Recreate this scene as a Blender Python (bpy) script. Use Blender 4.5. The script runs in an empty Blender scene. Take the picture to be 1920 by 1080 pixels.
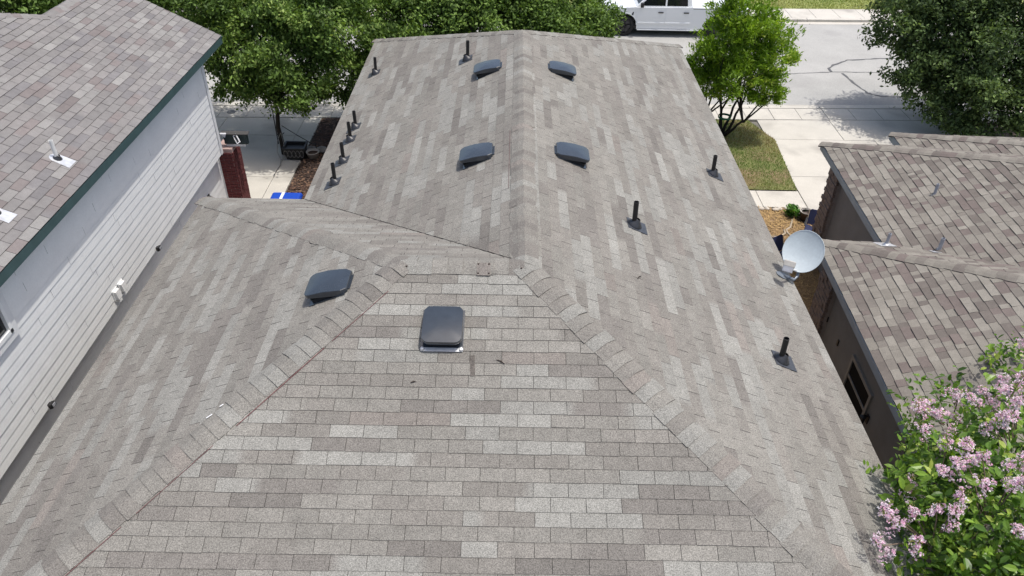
import bpy, math, random
import numpy as np
from mathutils import Vector, Matrix

# ------------------------------------------------------------------ camera, sky, sun, exposure
SC = bpy.context.scene
COL = SC.collection
CAM_POS = Vector((-0.1367, -6.4815, 9.0622))
CAM_R = Vector((0.99985, 0.00895, 0.01506)); CAM_U = Vector((-0.01742, 0.59784, 0.80143)); CAM_F = Vector((0.00183, 0.80157, -0.59790))
camd = bpy.data.cameras.new('camera'); camd.lens = 26.994; camd.sensor_width = 36; camd.clip_end = 2000; camd.clip_start = 0.05
camo = bpy.data.objects.new('camera', camd); COL.objects.link(camo)
camo.matrix_world = Matrix(((CAM_R.x, CAM_U.x, -CAM_F.x, CAM_POS.x), (CAM_R.y, CAM_U.y, -CAM_F.y, CAM_POS.y), (CAM_R.z, CAM_U.z, -CAM_F.z, CAM_POS.z), (0, 0, 0, 1)))
SC.camera = camo
SUN_EL, SUN_AZ = math.radians(75), math.radians(0)      # azimuth from +X towards +Y
sdir = Vector((math.cos(SUN_EL) * math.cos(SUN_AZ), math.cos(SUN_EL) * math.sin(SUN_AZ), math.sin(SUN_EL)))
W_ = bpy.data.worlds.new('World'); SC.world = W_; W_.use_nodes = True
nt = W_.node_tree; bg = nt.nodes['Background']; sky = nt.nodes.new('ShaderNodeTexSky')
sky.sky_type = 'NISHITA'; sky.sun_disc = False; sky.sun_elevation = SUN_EL; sky.sun_rotation = math.pi / 2 - SUN_AZ
sky.air_density = 1.0; sky.dust_density = 4.0; sky.ozone_density = 1.0
nt.links.new(sky.outputs[0], bg.inputs[0]); bg.inputs[1].default_value = 0.15
sund = bpy.data.lights.new('sun', 'SUN'); sund.energy = 2.8; sund.angle = math.radians(0.6); sund.color = (1, 0.965, 0.91)
suno = bpy.data.objects.new('sun', sund); COL.objects.link(suno)
suno.rotation_euler = sdir.to_track_quat('Z', 'Y').to_euler()
vs = SC.view_settings; vs.view_transform = 'Standard'; vs.look = 'None'; vs.exposure = 0.2; vs.gamma = 1.0; vs.use_curve_mapping = False

# ------------------------------------------------------------------ helpers
def tag(o, label=None, cat=None, group=None, kind=None):
    if label: o['label'] = label
    if cat: o['category'] = cat
    if group: o['group'] = group
    if kind: o['kind'] = kind
    return o

def thing(name, loc, label, cat, group=None, rotz=0.0, mat=None):
    o = bpy.data.objects.new(name, None); COL.objects.link(o); o.empty_display_size = 0.2
    if mat is not None: o.matrix_world = mat
    else: o.location = loc; o.rotation_euler = (0, 0, rotz)
    return tag(o, label, cat, group)

def copy_tree(o, parent=None):
    c = o.copy(); COL.objects.link(c); c.parent = parent
    for ch in o.children: copy_tree(ch, c)
    return c

class MB:
    """collects polygons; build() links them as one mesh object"""
    def __init__(s): s.v = []; s.f = []; s.c = []
    def add(s, verts, faces, col=None):
        b = len(s.v); s.v.extend([tuple(p) for p in verts]); s.f.extend([tuple(i + b for i in f) for f in faces])
        s.c.extend([col or (1, 1, 1)] * len(verts) if not isinstance(col, list) else col)
        return s
    def box(s, x0, x1, y0, y1, z0, z1, col=None):
        return s.add([(x0, y0, z0), (x1, y0, z0), (x1, y1, z0), (x0, y1, z0), (x0, y0, z1), (x1, y0, z1), (x1, y1, z1), (x0, y1, z1)],
                     [(0, 3, 2, 1), (4, 5, 6, 7), (0, 1, 5, 4), (1, 2, 6, 5), (2, 3, 7, 6), (3, 0, 4, 7)], col)
    def bar(s, a, b, w, h, up=(0, 0, 1), col=None):
        a = Vector(a); b = Vector(b); d = (b - a).normalized(); up = Vector(up)
        x = d.cross(up); x = x.normalized() if x.length > 1e-4 else Vector((1, 0, 0)); y = x.cross(d)
        vs_ = [p + x * sx * w / 2 + y * sy * h / 2 for p in (a, b) for sx, sy in ((-1, -1), (1, -1), (1, 1), (-1, 1))]
        return s.add(vs_, [(0, 1, 2, 3), (7, 6, 5, 4), (0, 4, 5, 1), (1, 5, 6, 2), (2, 6, 7, 3), (3, 7, 4, 0)], col)
    def tube(s, pts, rad, n=8, cap=True, col=None):
        pts = [Vector(p) for p in pts]; rad = rad if isinstance(rad, (list, tuple)) else [rad] * len(pts)
        vv = []; ff = []; prev = None
        for i, p in enumerate(pts):
            d = (pts[min(i + 1, len(pts) - 1)] - pts[max(i - 1, 0)]).normalized()
            if prev is None: x = d.orthogonal().normalized()
            else: x = (prev - d * prev.dot(d)).normalized()
            prev = x; y = d.cross(x)
            for k in range(n):
                a = 2 * math.pi * k / n; vv.append(p + (x * math.cos(a) + y * math.sin(a)) * rad[i])
        for i in range(len(pts) - 1):
            for k in range(n): ff.append((i * n + k, i * n + (k + 1) % n, (i + 1) * n + (k + 1) % n, (i + 1) * n + k))
        if cap: ff.append(tuple(range(n - 1, -1, -1))); ff.append(tuple(range((len(pts) - 1) * n, len(pts) * n)))
        return s.add(vv, ff, col)
    def lathe(s, prof, n=16, M=None, col=None):
        M = M or Matrix(); vv = []; ff = []
        for r, z in prof:
            for k in range(n):
                a = 2 * math.pi * k / n; vv.append(M @ Vector((r * math.cos(a), r * math.sin(a), z)))
        for i in range(len(prof) - 1):
            for k in range(n): ff.append((i * n + k, i * n + (k + 1) % n, (i + 1) * n + (k + 1) % n, (i + 1) * n + k))
        return s.add(vv, ff, col)
    def prism(s, poly, z0, z1, col=None):
        n = len(poly)
        return s.add([(x, y, z0) for x, y in poly] + [(x, y, z1) for x, y in poly],
                     [tuple(range(n - 1, -1, -1)), tuple(range(n, 2 * n))] + [(i, (i + 1) % n, n + (i + 1) % n, n + i) for i in range(n)], col)
    def build(s, name, mat, parent=None, loc=None, smooth=False, origin=None, bevel=0.0, colored=False):
        v = s.v
        if origin is not None: v = [(p[0] - origin[0], p[1] - origin[1], p[2] - origin[2]) for p in v]
        me = bpy.data.meshes.new(name); me.from_pydata(v, [], s.f)
        if colored:
            ca = me.color_attributes.new('col', 'FLOAT_COLOR', 'POINT')
            ca.data.foreach_set('color', np.array([(c[0], c[1], c[2], 1.0) for c in s.c], np.float32).ravel())
        me.materials.append(mat); me.update()
        if smooth:
            me.polygons.foreach_set('use_smooth', [True] * len(me.polygons))
        o = bpy.data.objects.new(name, me); COL.objects.link(o)
        if parent: o.parent = parent
        if loc is not None: o.location = loc
        elif origin is not None: o.location = origin
        if bevel:
            m = o.modifiers.new('bevel', 'BEVEL'); m.width = bevel; m.segments = 2; m.limit_method = 'ANGLE'
        return o

def mesh_np(name, verts, faces, cols, mat, parent=None, loc=None):
    """verts (n,3), faces (m,k) quads/tris, cols (n,3)"""
    me = bpy.data.meshes.new(name); k = faces.shape[1]
    me.vertices.add(len(verts)); me.vertices.foreach_set('co', verts.astype(np.float32).ravel())
    me.loops.add(faces.size); me.loops.foreach_set('vertex_index', faces.astype(np.int32).ravel())
    me.polygons.add(len(faces)); me.polygons.foreach_set('loop_start', np.arange(0, faces.size, k, dtype=np.int32))
    me.update(calc_edges=True); me.validate()
    ca = me.color_attributes.new('col', 'FLOAT_COLOR', 'POINT')
    ca.data.foreach_set('color', np.concatenate([cols, np.ones((len(cols), 1))], 1).astype(np.float32).ravel())
    me.materials.append(mat)
    o = bpy.data.objects.new(name, me); COL.objects.link(o)
    if parent: o.parent = parent
    if loc is not None: o.location = loc
    return o

# ------------------------------------------------------------------ materials
def mat_new(name):
    m = bpy.data.materials.new(name); m.use_nodes = True
    return m, m.node_tree, m.node_tree.nodes['Principled BSDF']

def mat(name, col, rough=0.6, var=0.12, scale=6.0, fine=0.0, fscale=150.0, bump=0.0, metal=0.0, spec=0.5, attr=False, detail=4.0, tint=None, coat=0.0):
    """colour with uneven wear: broad noise of amplitude var, fine grain of amplitude fine; attr = colour attribute 'col' multiplies"""
    m, t, b = mat_new(name); N = t.nodes; L = t.links
    b.inputs['Roughness'].default_value = rough; b.inputs['Metallic'].default_value = metal; b.inputs['Specular IOR Level'].default_value = spec
    if coat: b.inputs['Coat Weight'].default_value = coat; b.inputs['Coat Roughness'].default_value = 0.06
    geo = N.new('ShaderNodeNewGeometry')
    n1 = N.new('ShaderNodeTexNoise'); n1.inputs['Scale'].default_value = scale; n1.inputs['Detail'].default_value = detail; n1.inputs['Roughness'].default_value = 0.6
    L.new(geo.outputs['Position'], n1.inputs['Vector'])
    mr = N.new('ShaderNodeMapRange'); mr.inputs[1].default_value = 0.25; mr.inputs[2].default_value = 0.75
    mr.inputs[3].default_value = 1 - var; mr.inputs[4].default_value = 1 + var; L.new(n1.outputs[0], mr.inputs[0])
    fac = mr.outputs[0]; n2 = None
    if fine or bump:
        n2 = N.new('ShaderNodeTexNoise'); n2.inputs['Scale'].default_value = fscale; n2.inputs['Detail'].default_value = 2.0
        L.new(geo.outputs['Position'], n2.inputs['Vector'])
    if fine:
        m2 = N.new('ShaderNodeMapRange'); m2.inputs[1].default_value = 0.3; m2.inputs[2].default_value = 0.7
        m2.inputs[3].default_value = 1 - fine; m2.inputs[4].default_value = 1 + fine; L.new(n2.outputs[0], m2.inputs[0])
        mu = N.new('ShaderNodeMath'); mu.operation = 'MULTIPLY'; L.new(fac, mu.inputs[0]); L.new(m2.outputs[0], mu.inputs[1]); fac = mu.outputs[0]
    vm = N.new('ShaderNodeVectorMath'); vm.operation = 'SCALE'; L.new(fac, vm.inputs['Scale'])
    if attr:
        at = N.new('ShaderNodeAttribute'); at.attribute_name = 'col'
        v2 = N.new('ShaderNodeVectorMath'); v2.operation = 'MULTIPLY'; v2.inputs[1].default_value = col[:3]; L.new(at.outputs['Vector'], v2.inputs[0])
        src = v2.outputs[0]; L.new(src, vm.inputs[0])
    else: vm.inputs[0].default_value = col[:3]
    out = vm.outputs[0]
    if tint:                                        # a second colour in broad patches
        n3 = N.new('ShaderNodeTexNoise'); n3.inputs['Scale'].default_value = tint[1]; n3.inputs['Detail'].default_value = 5
        L.new(geo.outputs['Position'], n3.inputs['Vector'])
        r3 = N.new('ShaderNodeMapRange'); r3.inputs[1].default_value = tint[2]; r3.inputs[2].default_value = tint[3]; L.new(n3.outputs[0], r3.inputs[0])
        mx = N.new('ShaderNodeMix'); mx.data_type = 'RGBA'; mx.inputs['B'].default_value = (*tint[0], 1)
        L.new(r3.outputs[0], mx.inputs['Factor']); L.new(out, mx.inputs['A']); out = mx.outputs['Result']
    L.new(out, b.inputs['Base Color'])
    if bump:
        bp = N.new('ShaderNodeBump'); bp.inputs['Strength'].default_value = bump; bp.inputs['Distance'].default_value = 0.004
        L.new(n2.outputs[0], bp.inputs['Height']); L.new(bp.outputs[0], b.inputs['Normal'])
    return m

def shingle_mat(name, grain=0.62, gscale=105.0, stain=0.06, mott=0.10):
    """mineral granules on the tab colour, faint weathering streaks down the roof"""
    m, t, b = mat_new(name); N = t.nodes; L = t.links
    b.inputs['Roughness'].default_value = 0.92; b.inputs['Specular IOR Level'].default_value = 0.25
    at = N.new('ShaderNodeAttribute'); at.attribute_name = 'col'; geo = N.new('ShaderNodeNewGeometry')
    g1 = N.new('ShaderNodeTexNoise'); g1.inputs['Scale'].default_value = gscale; g1.inputs['Detail'].default_value = 3.0; g1.inputs['Roughness'].default_value = 0.75
    L.new(geo.outputs['Position'], g1.inputs['Vector'])
    r1 = N.new('ShaderNodeMapRange'); r1.inputs[1].default_value = 0.3; r1.inputs[2].default_value = 0.7; r1.inputs[3].default_value = 1 - grain; r1.inputs[4].default_value = 1 + grain
    L.new(g1.outputs[0], r1.inputs[0])
    s1 = N.new('ShaderNodeTexNoise'); s1.inputs['Scale'].default_value = 1.6; s1.inputs['Detail'].default_value = 6; s1.inputs['Roughness'].default_value = 0.65
    L.new(geo.outputs['Position'], s1.inputs['Vector'])
    r2 = N.new('ShaderNodeMapRange'); r2.inputs[1].default_value = 0.3; r2.inputs[2].default_value = 0.7; r2.inputs[3].default_value = 1 - stain; r2.inputs[4].default_value = 1 + stain
    L.new(s1.outputs[0], r2.inputs[0])
    s2 = N.new('ShaderNodeTexNoise'); s2.inputs['Scale'].default_value = 9.0; s2.inputs['Detail'].default_value = 5; s2.inputs['Roughness'].default_value = 0.7
    L.new(geo.outputs['Position'], s2.inputs['Vector'])
    r3 = N.new('ShaderNodeMapRange'); r3.inputs[1].default_value = 0.3; r3.inputs[2].default_value = 0.7; r3.inputs[3].default_value = 1 - mott; r3.inputs[4].default_value = 1 + mott
    L.new(s2.outputs[0], r3.inputs[0]); m0 = N.new('ShaderNodeMath'); m0.operation = 'MULTIPLY'; L.new(r2.outputs[0], m0.inputs[0]); L.new(r3.outputs[0], m0.inputs[1])
    mu = N.new('ShaderNodeMath'); mu.operation = 'MULTIPLY'; L.new(r1.outputs[0], mu.inputs[0]); L.new(m0.outputs[0], mu.inputs[1])
    vm = N.new('ShaderNodeVectorMath'); vm.operation = 'SCALE'; L.new(at.outputs['Vector'], vm.inputs[0]); L.new(mu.outputs[0], vm.inputs['Scale'])
    L.new(vm.outputs[0], b.inputs['Base Color'])
    bp = N.new('ShaderNodeBump'); bp.inputs['Strength'].default_value = 0.35; bp.inputs['Distance'].default_value = 0.003
    L.new(g1.outputs[0], bp.inputs['Height']); L.new(bp.outputs[0], b.inputs['Normal'])
    return m

def leaf_mat(name, trans=0.35, rough=0.5, spec=0.4, tcol=(1.25, 1.3, 0.5)):
    m, t, b = mat_new(name); N = t.nodes; L = t.links
    at = N.new('ShaderNodeAttribute'); at.attribute_name = 'col'
    L.new(at.outputs['Color'], b.inputs['Base Color']); b.inputs['Roughness'].default_value = rough; b.inputs['Specular IOR Level'].default_value = spec
    tr = N.new('ShaderNodeBsdfTranslucent'); hs = N.new('ShaderNodeVectorMath'); hs.operation = 'MULTIPLY'; hs.inputs[1].default_value = tcol
    L.new(at.outputs['Vector'], hs.inputs[0]); L.new(hs.outputs[0], tr.inputs[0])
    mx = N.new('ShaderNodeMixShader'); mx.inputs[0].default_value = trans
    L.new(b.outputs[0], mx.inputs[1]); L.new(tr.outputs[0], mx.inputs[2]); L.new(mx.outputs[0], N['Material Output'].inputs[0])
    return m

M = {}
M['shingle'] = shingle_mat('shingle_granules')
M['shingle_l'] = shingle_mat('shingle_granules_pinkish', 0.18, 110, 0.04)
M['shingle_r'] = shingle_mat('shingle_granules_laminated', 0.25, 110, 0.06)
M['deck'] = mat('roofing_felt', (0.06, 0.055, 0.05), 0.95)  # dark tone also puts shadow and dirt into the slots between tabs
M['felt'] = mat('shingle_underside', (0.10, 0.095, 0.088), 0.95)
M['blackplastic'] = mat('vent_plastic', (0.032, 0.040, 0.050), 0.22, 0.15, 9, spec=0.6, coat=0.5)
M['vent_dark'] = mat('vent_mesh_dark', (0.012, 0.012, 0.013), 0.8)
M['pipe_black'] = mat('pipe_black_paint', (0.010, 0.010, 0.011), 0.5, 0.2, 20)
M['rubber'] = mat('boot_rubber', (0.035, 0.037, 0.042), 0.35, 0.25, 25, spec=0.5)
M['galv'] = mat('galvanised_sheet', (0.62, 0.63, 0.64), 0.4, 0.2, 15, metal=0.4)
M['flash_dark'] = mat('flashing_painted_dark', (0.05, 0.056, 0.068), 0.45, 0.25, 20)
M['pvc'] = mat('pvc_white', (0.70, 0.70, 0.68), 0.5, 0.1, 12)
M['pvc_grey'] = mat('pvc_grey', (0.36, 0.37, 0.40), 0.5, 0.15, 12)
M['wall_white'] = mat('siding_paint', (0.83, 0.84, 0.82), 0.6, 0.05, 3, fine=0.03, fscale=40)
M['trim_white'] = mat('trim_paint', (0.76, 0.77, 0.76), 0.55, 0.06, 5)
M['wrap'] = mat('house_wrap_grey', (0.16, 0.165, 0.17), 0.8, 0.1, 5)
M['teal'] = mat('teal_fascia_paint', (0.045, 0.088, 0.090), 0.55, 0.15, 6)
M['teal_dark'] = mat('dark_teal_paint', (0.016, 0.034, 0.034), 0.6, 0.2, 8)
M['drip'] = mat('drip_edge', (0.50, 0.48, 0.45), 0.5, 0.1, 8)
M['stucco'] = mat('stucco_tan', (0.25, 0.238, 0.222), 0.9, 0.12, 2.5, fine=0.08, fscale=120, bump=0.4)
M['fascia_grey'] = mat('fascia_grey_paint', (0.36, 0.40, 0.41), 0.5, 0.12, 5)
M['frame_tan'] = mat('window_frame_tan', (0.27, 0.26, 0.24), 0.5, 0.06, 5)
M['glass'] = mat('window_glass', (0.012, 0.014, 0.016), 0.05, 0.05, 2, spec=0.6)
M['screen'] = mat('insect_screen', (0.010, 0.010, 0.010), 0.85, 0.1, 9, spec=0.15)
M['mortar'] = mat('mortar', (0.33, 0.29, 0.26), 0.95, 0.15, 30)
M['mortar_red'] = mat('mortar_red', (0.42, 0.30, 0.27), 0.95, 0.15, 30)
M['brick_red'] = mat('brick_red', (0.115, 0.026, 0.026), 0.9, 0.25, 18, fine=0.15, fscale=90)
M['brick_tan'] = mat('brick_tan', (0.24, 0.185, 0.155), 0.9, 0.3, 14, fine=0.2, fscale=80, bump=0.5)
M['asphalt'] = mat('asphalt_weathered', (0.37, 0.366, 0.348), 0.92, 0.11, 0.7, fine=0.12, fscale=45, bump=0.3, detail=9, tint=((0.27, 0.265, 0.255), 0.45, 0.56, 0.8))
M['seal'] = mat('crack_sealant', (0.10, 0.10, 0.10), 0.6, 0.2, 8)
M['concrete'] = mat('concrete', (0.52, 0.495, 0.44), 0.9, 0.10, 1.1, fine=0.10, fscale=60, bump=0.2, detail=8, tint=((0.34, 0.32, 0.285), 0.8, 0.52, 0.74))
M['joint'] = mat('concrete_joint', (0.16, 0.15, 0.13), 0.95)
M['soil'] = mat('soil', (0.085, 0.062, 0.045), 0.95, 0.35, 5, fine=0.3, fscale=40, bump=0.5)
M['mulch_base'] = mat('mulch_soil', (0.050, 0.030, 0.022), 0.95, 0.35, 8, fine=0.3, fscale=60, bump=0.6)
M['straw_base'] = mat('dry_straw_soil', (0.27, 0.18, 0.095), 0.95, 0.35, 4, fine=0.35, fscale=50, bump=0.6)
M['lawn'] = mat('lawn_ground', (0.16, 0.17, 0.060), 0.95, 0.3, 3, fine=0.3, fscale=40, bump=0.5, tint=((0.21, 0.16, 0.085), 1.2, 0.48, 0.62))
M['lawn_far'] = mat('lawn_far_ground', (0.22, 0.25, 0.075), 0.95, 0.25, 2, fine=0.3, fscale=30, bump=0.5)
M['blade'] = leaf_mat('grass_blade', 0.3, 0.6, 0.2)
M['chip'] = mat('litter', (1, 1, 1), 0.9, 0.2, 30, attr=True)
M['bark'] = mat('bark', (0.085, 0.068, 0.055), 0.95, 0.35, 20, fine=0.3, fscale=60, bump=0.8)
M['bark_dark'] = mat('bark_dark', (0.022, 0.018, 0.015), 0.95, 0.3, 20, fine=0.3, fscale=60, bump=0.8)
M['bark_pale'] = mat('bark_pale', (0.20, 0.15, 0.11), 0.9, 0.3, 15)
M['leaf'] = leaf_mat('oak_leaf', 0.28, 0.6, 0.25)
M['leaf_soft'] = leaf_mat('soft_leaf', 0.38, 0.45, 0.4)
M['leaf_myrtle'] = leaf_mat('myrtle_leaf', 0.34, 0.38, 0.45)
M['petal'] = leaf_mat('petal', 0.35, 0.7, 0.1, (1, 1, 1))
M['carwhite'] = mat('car_paint_white', (0.80, 0.82, 0.83), 0.3, 0.02, 1, coat=0.6)
M['carglass'] = mat('car_glass', (0.010, 0.012, 0.014), 0.04, 0.02, 1, spec=0.6)
M['carblack'] = mat('car_black_plastic', (0.014, 0.014, 0.015), 0.45, 0.1, 5)
M['tyre'] = mat('tyre', (0.018, 0.018, 0.018), 0.85, 0.15, 12)
M['rim'] = mat('rim_dark', (0.06, 0.06, 0.065), 0.35, 0.1, 8, metal=0.6)
M['lamp_glass'] = mat('headlight_glass', (0.5, 0.52, 0.54), 0.1, 0.05, 5)
M['dish'] = mat('dish_paint', (0.50, 0.56, 0.585), 0.4, 0.07, 5, fine=0.04, fscale=35)
M['dish_metal'] = mat('dish_arm_metal', (0.22, 0.245, 0.275), 0.4, 0.2, 10, metal=0.35)
M['lnb'] = mat('lnb_plastic', (0.46, 0.44, 0.40), 0.55, 0.1, 20)
M['bin_blue'] = mat('bin_blue', (0.010, 0.060, 0.42), 0.4, 0.08, 6)
M['white_print'] = mat('white_sticker', (0.75, 0.76, 0.78), 0.5, 0.05, 10)
M['navy'] = mat('navy_canvas', (0.018, 0.024, 0.075), 0.8, 0.15, 12)
M['metal_dark'] = mat('dark_metal', (0.015, 0.015, 0.016), 0.5, 0.2, 12)
M['stone'] = mat('pale_stone', (0.55, 0.50, 0.43), 0.9, 0.2, 9, fine=0.15, fscale=50)
M['stone_grey'] = mat('grey_stone', (0.24, 0.23, 0.215), 0.9, 0.2, 9, fine=0.15, fscale=50)
M['clay'] = mat('dark_clay_pot', (0.06, 0.040, 0.032), 0.6, 0.2, 9)
M['terra_pale'] = mat('pale_pot', (0.38, 0.36, 0.33), 0.8, 0.15, 9)
M['rope'] = mat('hose', (0.40, 0.33, 0.24), 0.6, 0.2, 9)
M['green_tape'] = mat('green_tie', (0.01, 0.16, 0.085), 0.6, 0.1, 9)
M['chalk_red'] = mat('red_chalk', (0.15, 0.065, 0.062), 0.95, 0.3, 40)
M['white_mark'] = mat('white_paint_mark', (0.85, 0.86, 0.86), 0.7, 0.05, 9)
M['stain'] = mat('rust_streak', (0.115, 0.102, 0.090), 0.95, 0.4, 30, fine=0.4, fscale=110)
M['twig'] = mat('twig', (0.05, 0.038, 0.03), 0.95, 0.2, 40)
M['iron'] = mat('cast_iron', (0.14, 0.14, 0.135), 0.7, 0.2, 25)
M['litdark'] = mat('lens_dark', (0.02, 0.022, 0.026), 0.2, 0.1, 9)

# ------------------------------------------------------------------ ground, street, pavements
def sheet(name, poly, z, m, parent=None, kind='structure', thick=0.0):
    mb = MB()
    if thick: mb.prism(poly, z - thick, z)
    else: mb.add([(x, y, z) for x, y in poly], [tuple(range(len(poly)))])
    o = mb.build(name, m, parent)
    if parent is None and kind: o['kind'] = kind
    return o

KS = 0.031                                           # the street runs a little skew to the house
def yn(x): return 14.52 + KS * x                     # near kerb face
def yf(x): return 22.45 + KS * x                     # far kerb face
sheet('ground', [(-400, -400), (400, -400), (400, 600), (-400, 600)], -0.06, M['soil'])
road = sheet('road', [(-80, yn(-80)), (80, yn(80)), (80, yf(80)), (-80, yf(-80))], -0.035, M['asphalt'])

def ribbon(name, pts, w, z, m, parent):
    mb = MB(); rr = random.Random(5); P = []
    for i in range(len(pts) - 1):
        a = Vector(pts[i]); b = Vector(pts[i + 1]); n = max(1, int((b - a).length / 0.15))
        for k in range(n): P.append(a.lerp(b, k / n))
    P.append(Vector(pts[-1])); L_ = []; R_ = []
    for i, p in enumerate(P):
        d = (P[min(i + 1, len(P) - 1)] - P[max(i - 1, 0)]).normalized(); nrm = Vector((-d.y, d.x)); ww = w * rr.uniform(0.6, 1.25) / 2; j = nrm * rr.uniform(-0.02, 0.02)
        L_.append(p + j + nrm * ww); R_.append(p + j - nrm * ww)
    n = len(P)
    mb.add([(p.x, p.y, z) for p in L_] + [(p.x, p.y, z) for p in R_], [(i, n + i, n + i + 1, i + 1) for i in range(n - 1)])
    return mb.build(name, m, parent)
for pts, w in (([(-30, 16.3), (-3, 17.1), (5, 17.4), (8.86, 17.5), (10.13, 17.7), (11.87, 17.74), (14, 17.7), (30, 18.3)], 0.055),
               ([(10.13, 17.7), (10.14, 18.0), (10.39, 18.33), (11.02, 18.81), (12.18, 19.01), (14, 19.1)], 0.085),
               ([(10.42, 17.60), (10.57, 16.52), (10.68, 15.99), (11.03, 15.75), (12.2, 15.72)], 0.085)):
    ribbon('crack_seal', pts, w, -0.031, M['seal'], road)

def slab_row(parent, x0, x1, fy0, fy1, joints, z, name='slab', gap=0.012, thick=0.08):
    xs = [x0] + [j for j in joints if x0 < j < x1] + [x1]
    for a, b in zip(xs[:-1], xs[1:]):
        a2, b2 = a + gap / 2, b - gap / 2
        poly = [(a2, fy0(a2) + gap / 2), (b2, fy0(b2) + gap / 2), (b2, fy1(b2) - gap / 2), (a2, fy1(a2) - gap / 2)]
        mb = MB().prism([(x - a2, y - poly[0][1]) for x, y in poly], -thick, 0)
        mb.build(name, M['concrete'], parent, loc=(a2, poly[0][1], z + random.Random(int(a * 97)).uniform(-0.002, 0.002)), bevel=0.006)
# kerbs (with gutter) both sides
for nm, f0, f1, fg in (('kerb', lambda x: yn(x) - 0.16, lambda x: yn(x), 1), ('kerb', lambda x: yf(x), lambda x: yf(x) + 0.2, -1)):
    k = sheet(nm, [(-80, f0(-80)), (80, f0(80)), (80, f1(80)), (-80, f1(-80))], -0.05, M['joint'])
    js = [i * 2.07 + 0.5 for i in range(-12, 12)]
    slab_row(k, -24, 24, f0, f1, js, 0.03 if fg > 0 else 0.06, 'kerb_stone', thick=0.1)
    g = sheet('gutter', [(-80, (yn(-80) if fg > 0 else yf(-80) - 0.28)), (80, (yn(80) if fg > 0 else yf(80) - 0.28)), (80, (yn(80) + 0.22 if fg > 0 else yf(80))), (-80, (yn(-80) + 0.22 if fg > 0 else yf(-80)))], -0.029, M['concrete'])
# near sidewalk
sw = sheet('sidewalk', [(-80, yn(-80) - 1.0), (80, yn(80) - 1.0), (80, yn(80) - 0.16), (-80, yn(-80) - 0.16)], -0.012, M['joint'])
slab_row(sw, -14, 16, lambda x: yn(x) - 0.94, lambda x: yn(x) - 0.17, [i * 0.78 + 0.22 for i in range(-18, 22)], 0.025)
# far sidewalk and lawn
fs = sheet('sidewalk', [(-80, yf(-80) + 0.2), (80, yf(80) + 0.2), (80, yf(80) + 1.5), (-80, yf(-80) + 1.5)], -0.010, M['joint'])
slab_row(fs, -8, 24, lambda x: yf(x) + 0.21, lambda x: yf(x) + 1.35, [i * 0.93 + 0.1 for i in range(-8, 26)], 0.055)
sheet('lawn', [(-80, yf(-80) + 1.36), (80, yf(80) + 1.36), (80, 60), (-80, 60)], 0.02, M['lawn_far'])
# left driveway
dl = sheet('driveway', [(-11.5, 2), (-5.45, 2), (-5.45, yn(-5.5) - 0.95), (-11.5, yn(-11.5) - 0.95)], -0.012, M['joint'])
ys = [2.0, 4.6, 7.3, 9.97, 12.25]
for i in range(len(ys)):
    y0 = ys[i]; y1 = ys[i + 1] if i + 1 < len(ys) else None
    slab_row(dl, -11.4, -5.92, lambda x: y0, (lambda x: y1) if y1 else (lambda x: yn(x) - 0.95), [-8.06], 0.02)
    slab_row(dl, -5.92, -5.46, lambda x: y0, (lambda x: y1) if y1 else (lambda x: yn(x) - 0.95), [], 0.022)
# right driveway
dr = sheet('driveway', [(6.42, 7.2), (12.5, 7.2), (12.5, yn(12.5) - 0.95), (6.42, yn(6.42) - 0.95)], -0.012, M['joint'])
ys = [7.3, 8.66, 10.47, 12.56]
for i in range(len(ys)):
    y0 = ys[i]; y1 = ys[i + 1] if i + 1 < len(ys) else None
    slab_row(dr, 6.72, 12.4, lambda x: y0, (lambda x: y1) if y1 else (lambda x: yn(x) - 0.95), [8.78] if i == 3 else [9.6], 0.021)
def tri_slab(parent, poly, z):
    mb = MB().prism([(x - poly[0][0], y - poly[0][1]) for x, y in poly], -0.08, 0); mb.build('slab', M['concrete'], parent, loc=(poly[0][0], poly[0][1], z), bevel=0.006)
# garden path in front of the right bed
gp = sheet('path', [(3.9, 8.92), (6.72, 8.92), (6.72, 9.74), (3.9, 9.74)], -0.010, M['joint'])
slab_row(gp, 3.95, 6.71, lambda x: 8.95, lambda x: 9.72, [4.6, 5.69], 0.023)
# lawn on the right and beds
lawn_poly = [(3.2, 9.76), (6.70, 9.76), (6.90, 12.50), (6.45, yn(6.45) - 0.97), (3.2, yn(3.2) - 0.97)]
tri_slab(dr, [(6.715, 10.4), (6.73, 10.4), (6.73, 12.5), (6.72, 12.5)], 0.02)
sheet('lawn', lawn_poly, 0.024, M['lawn'])
sheet('garden_bed', [(3.3, -5), (6.70, -5), (6.70, 8.90), (3.3, 8.90)], 0.012, M['straw_base'])
sheet('garden_bed', [(-5.44, 1), (-3.0, 1), (-3.0, yn(-3) - 0.96), (-5.44, yn(-5.44) - 0.96)], 0.012, M['mulch_base'])
# small round cover in the driveway
o = MB().lathe([(0.0, 0.012), (0.115, 0.012), (0.125, 0.006), (0.125, -0.02)], 20).build('utility_cover', M['iron'], loc=(-8.05, 13.66, 0.022))
tag(o, 'small round iron utility cover set in the sidewalk by the white house', 'utility cover')

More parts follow.
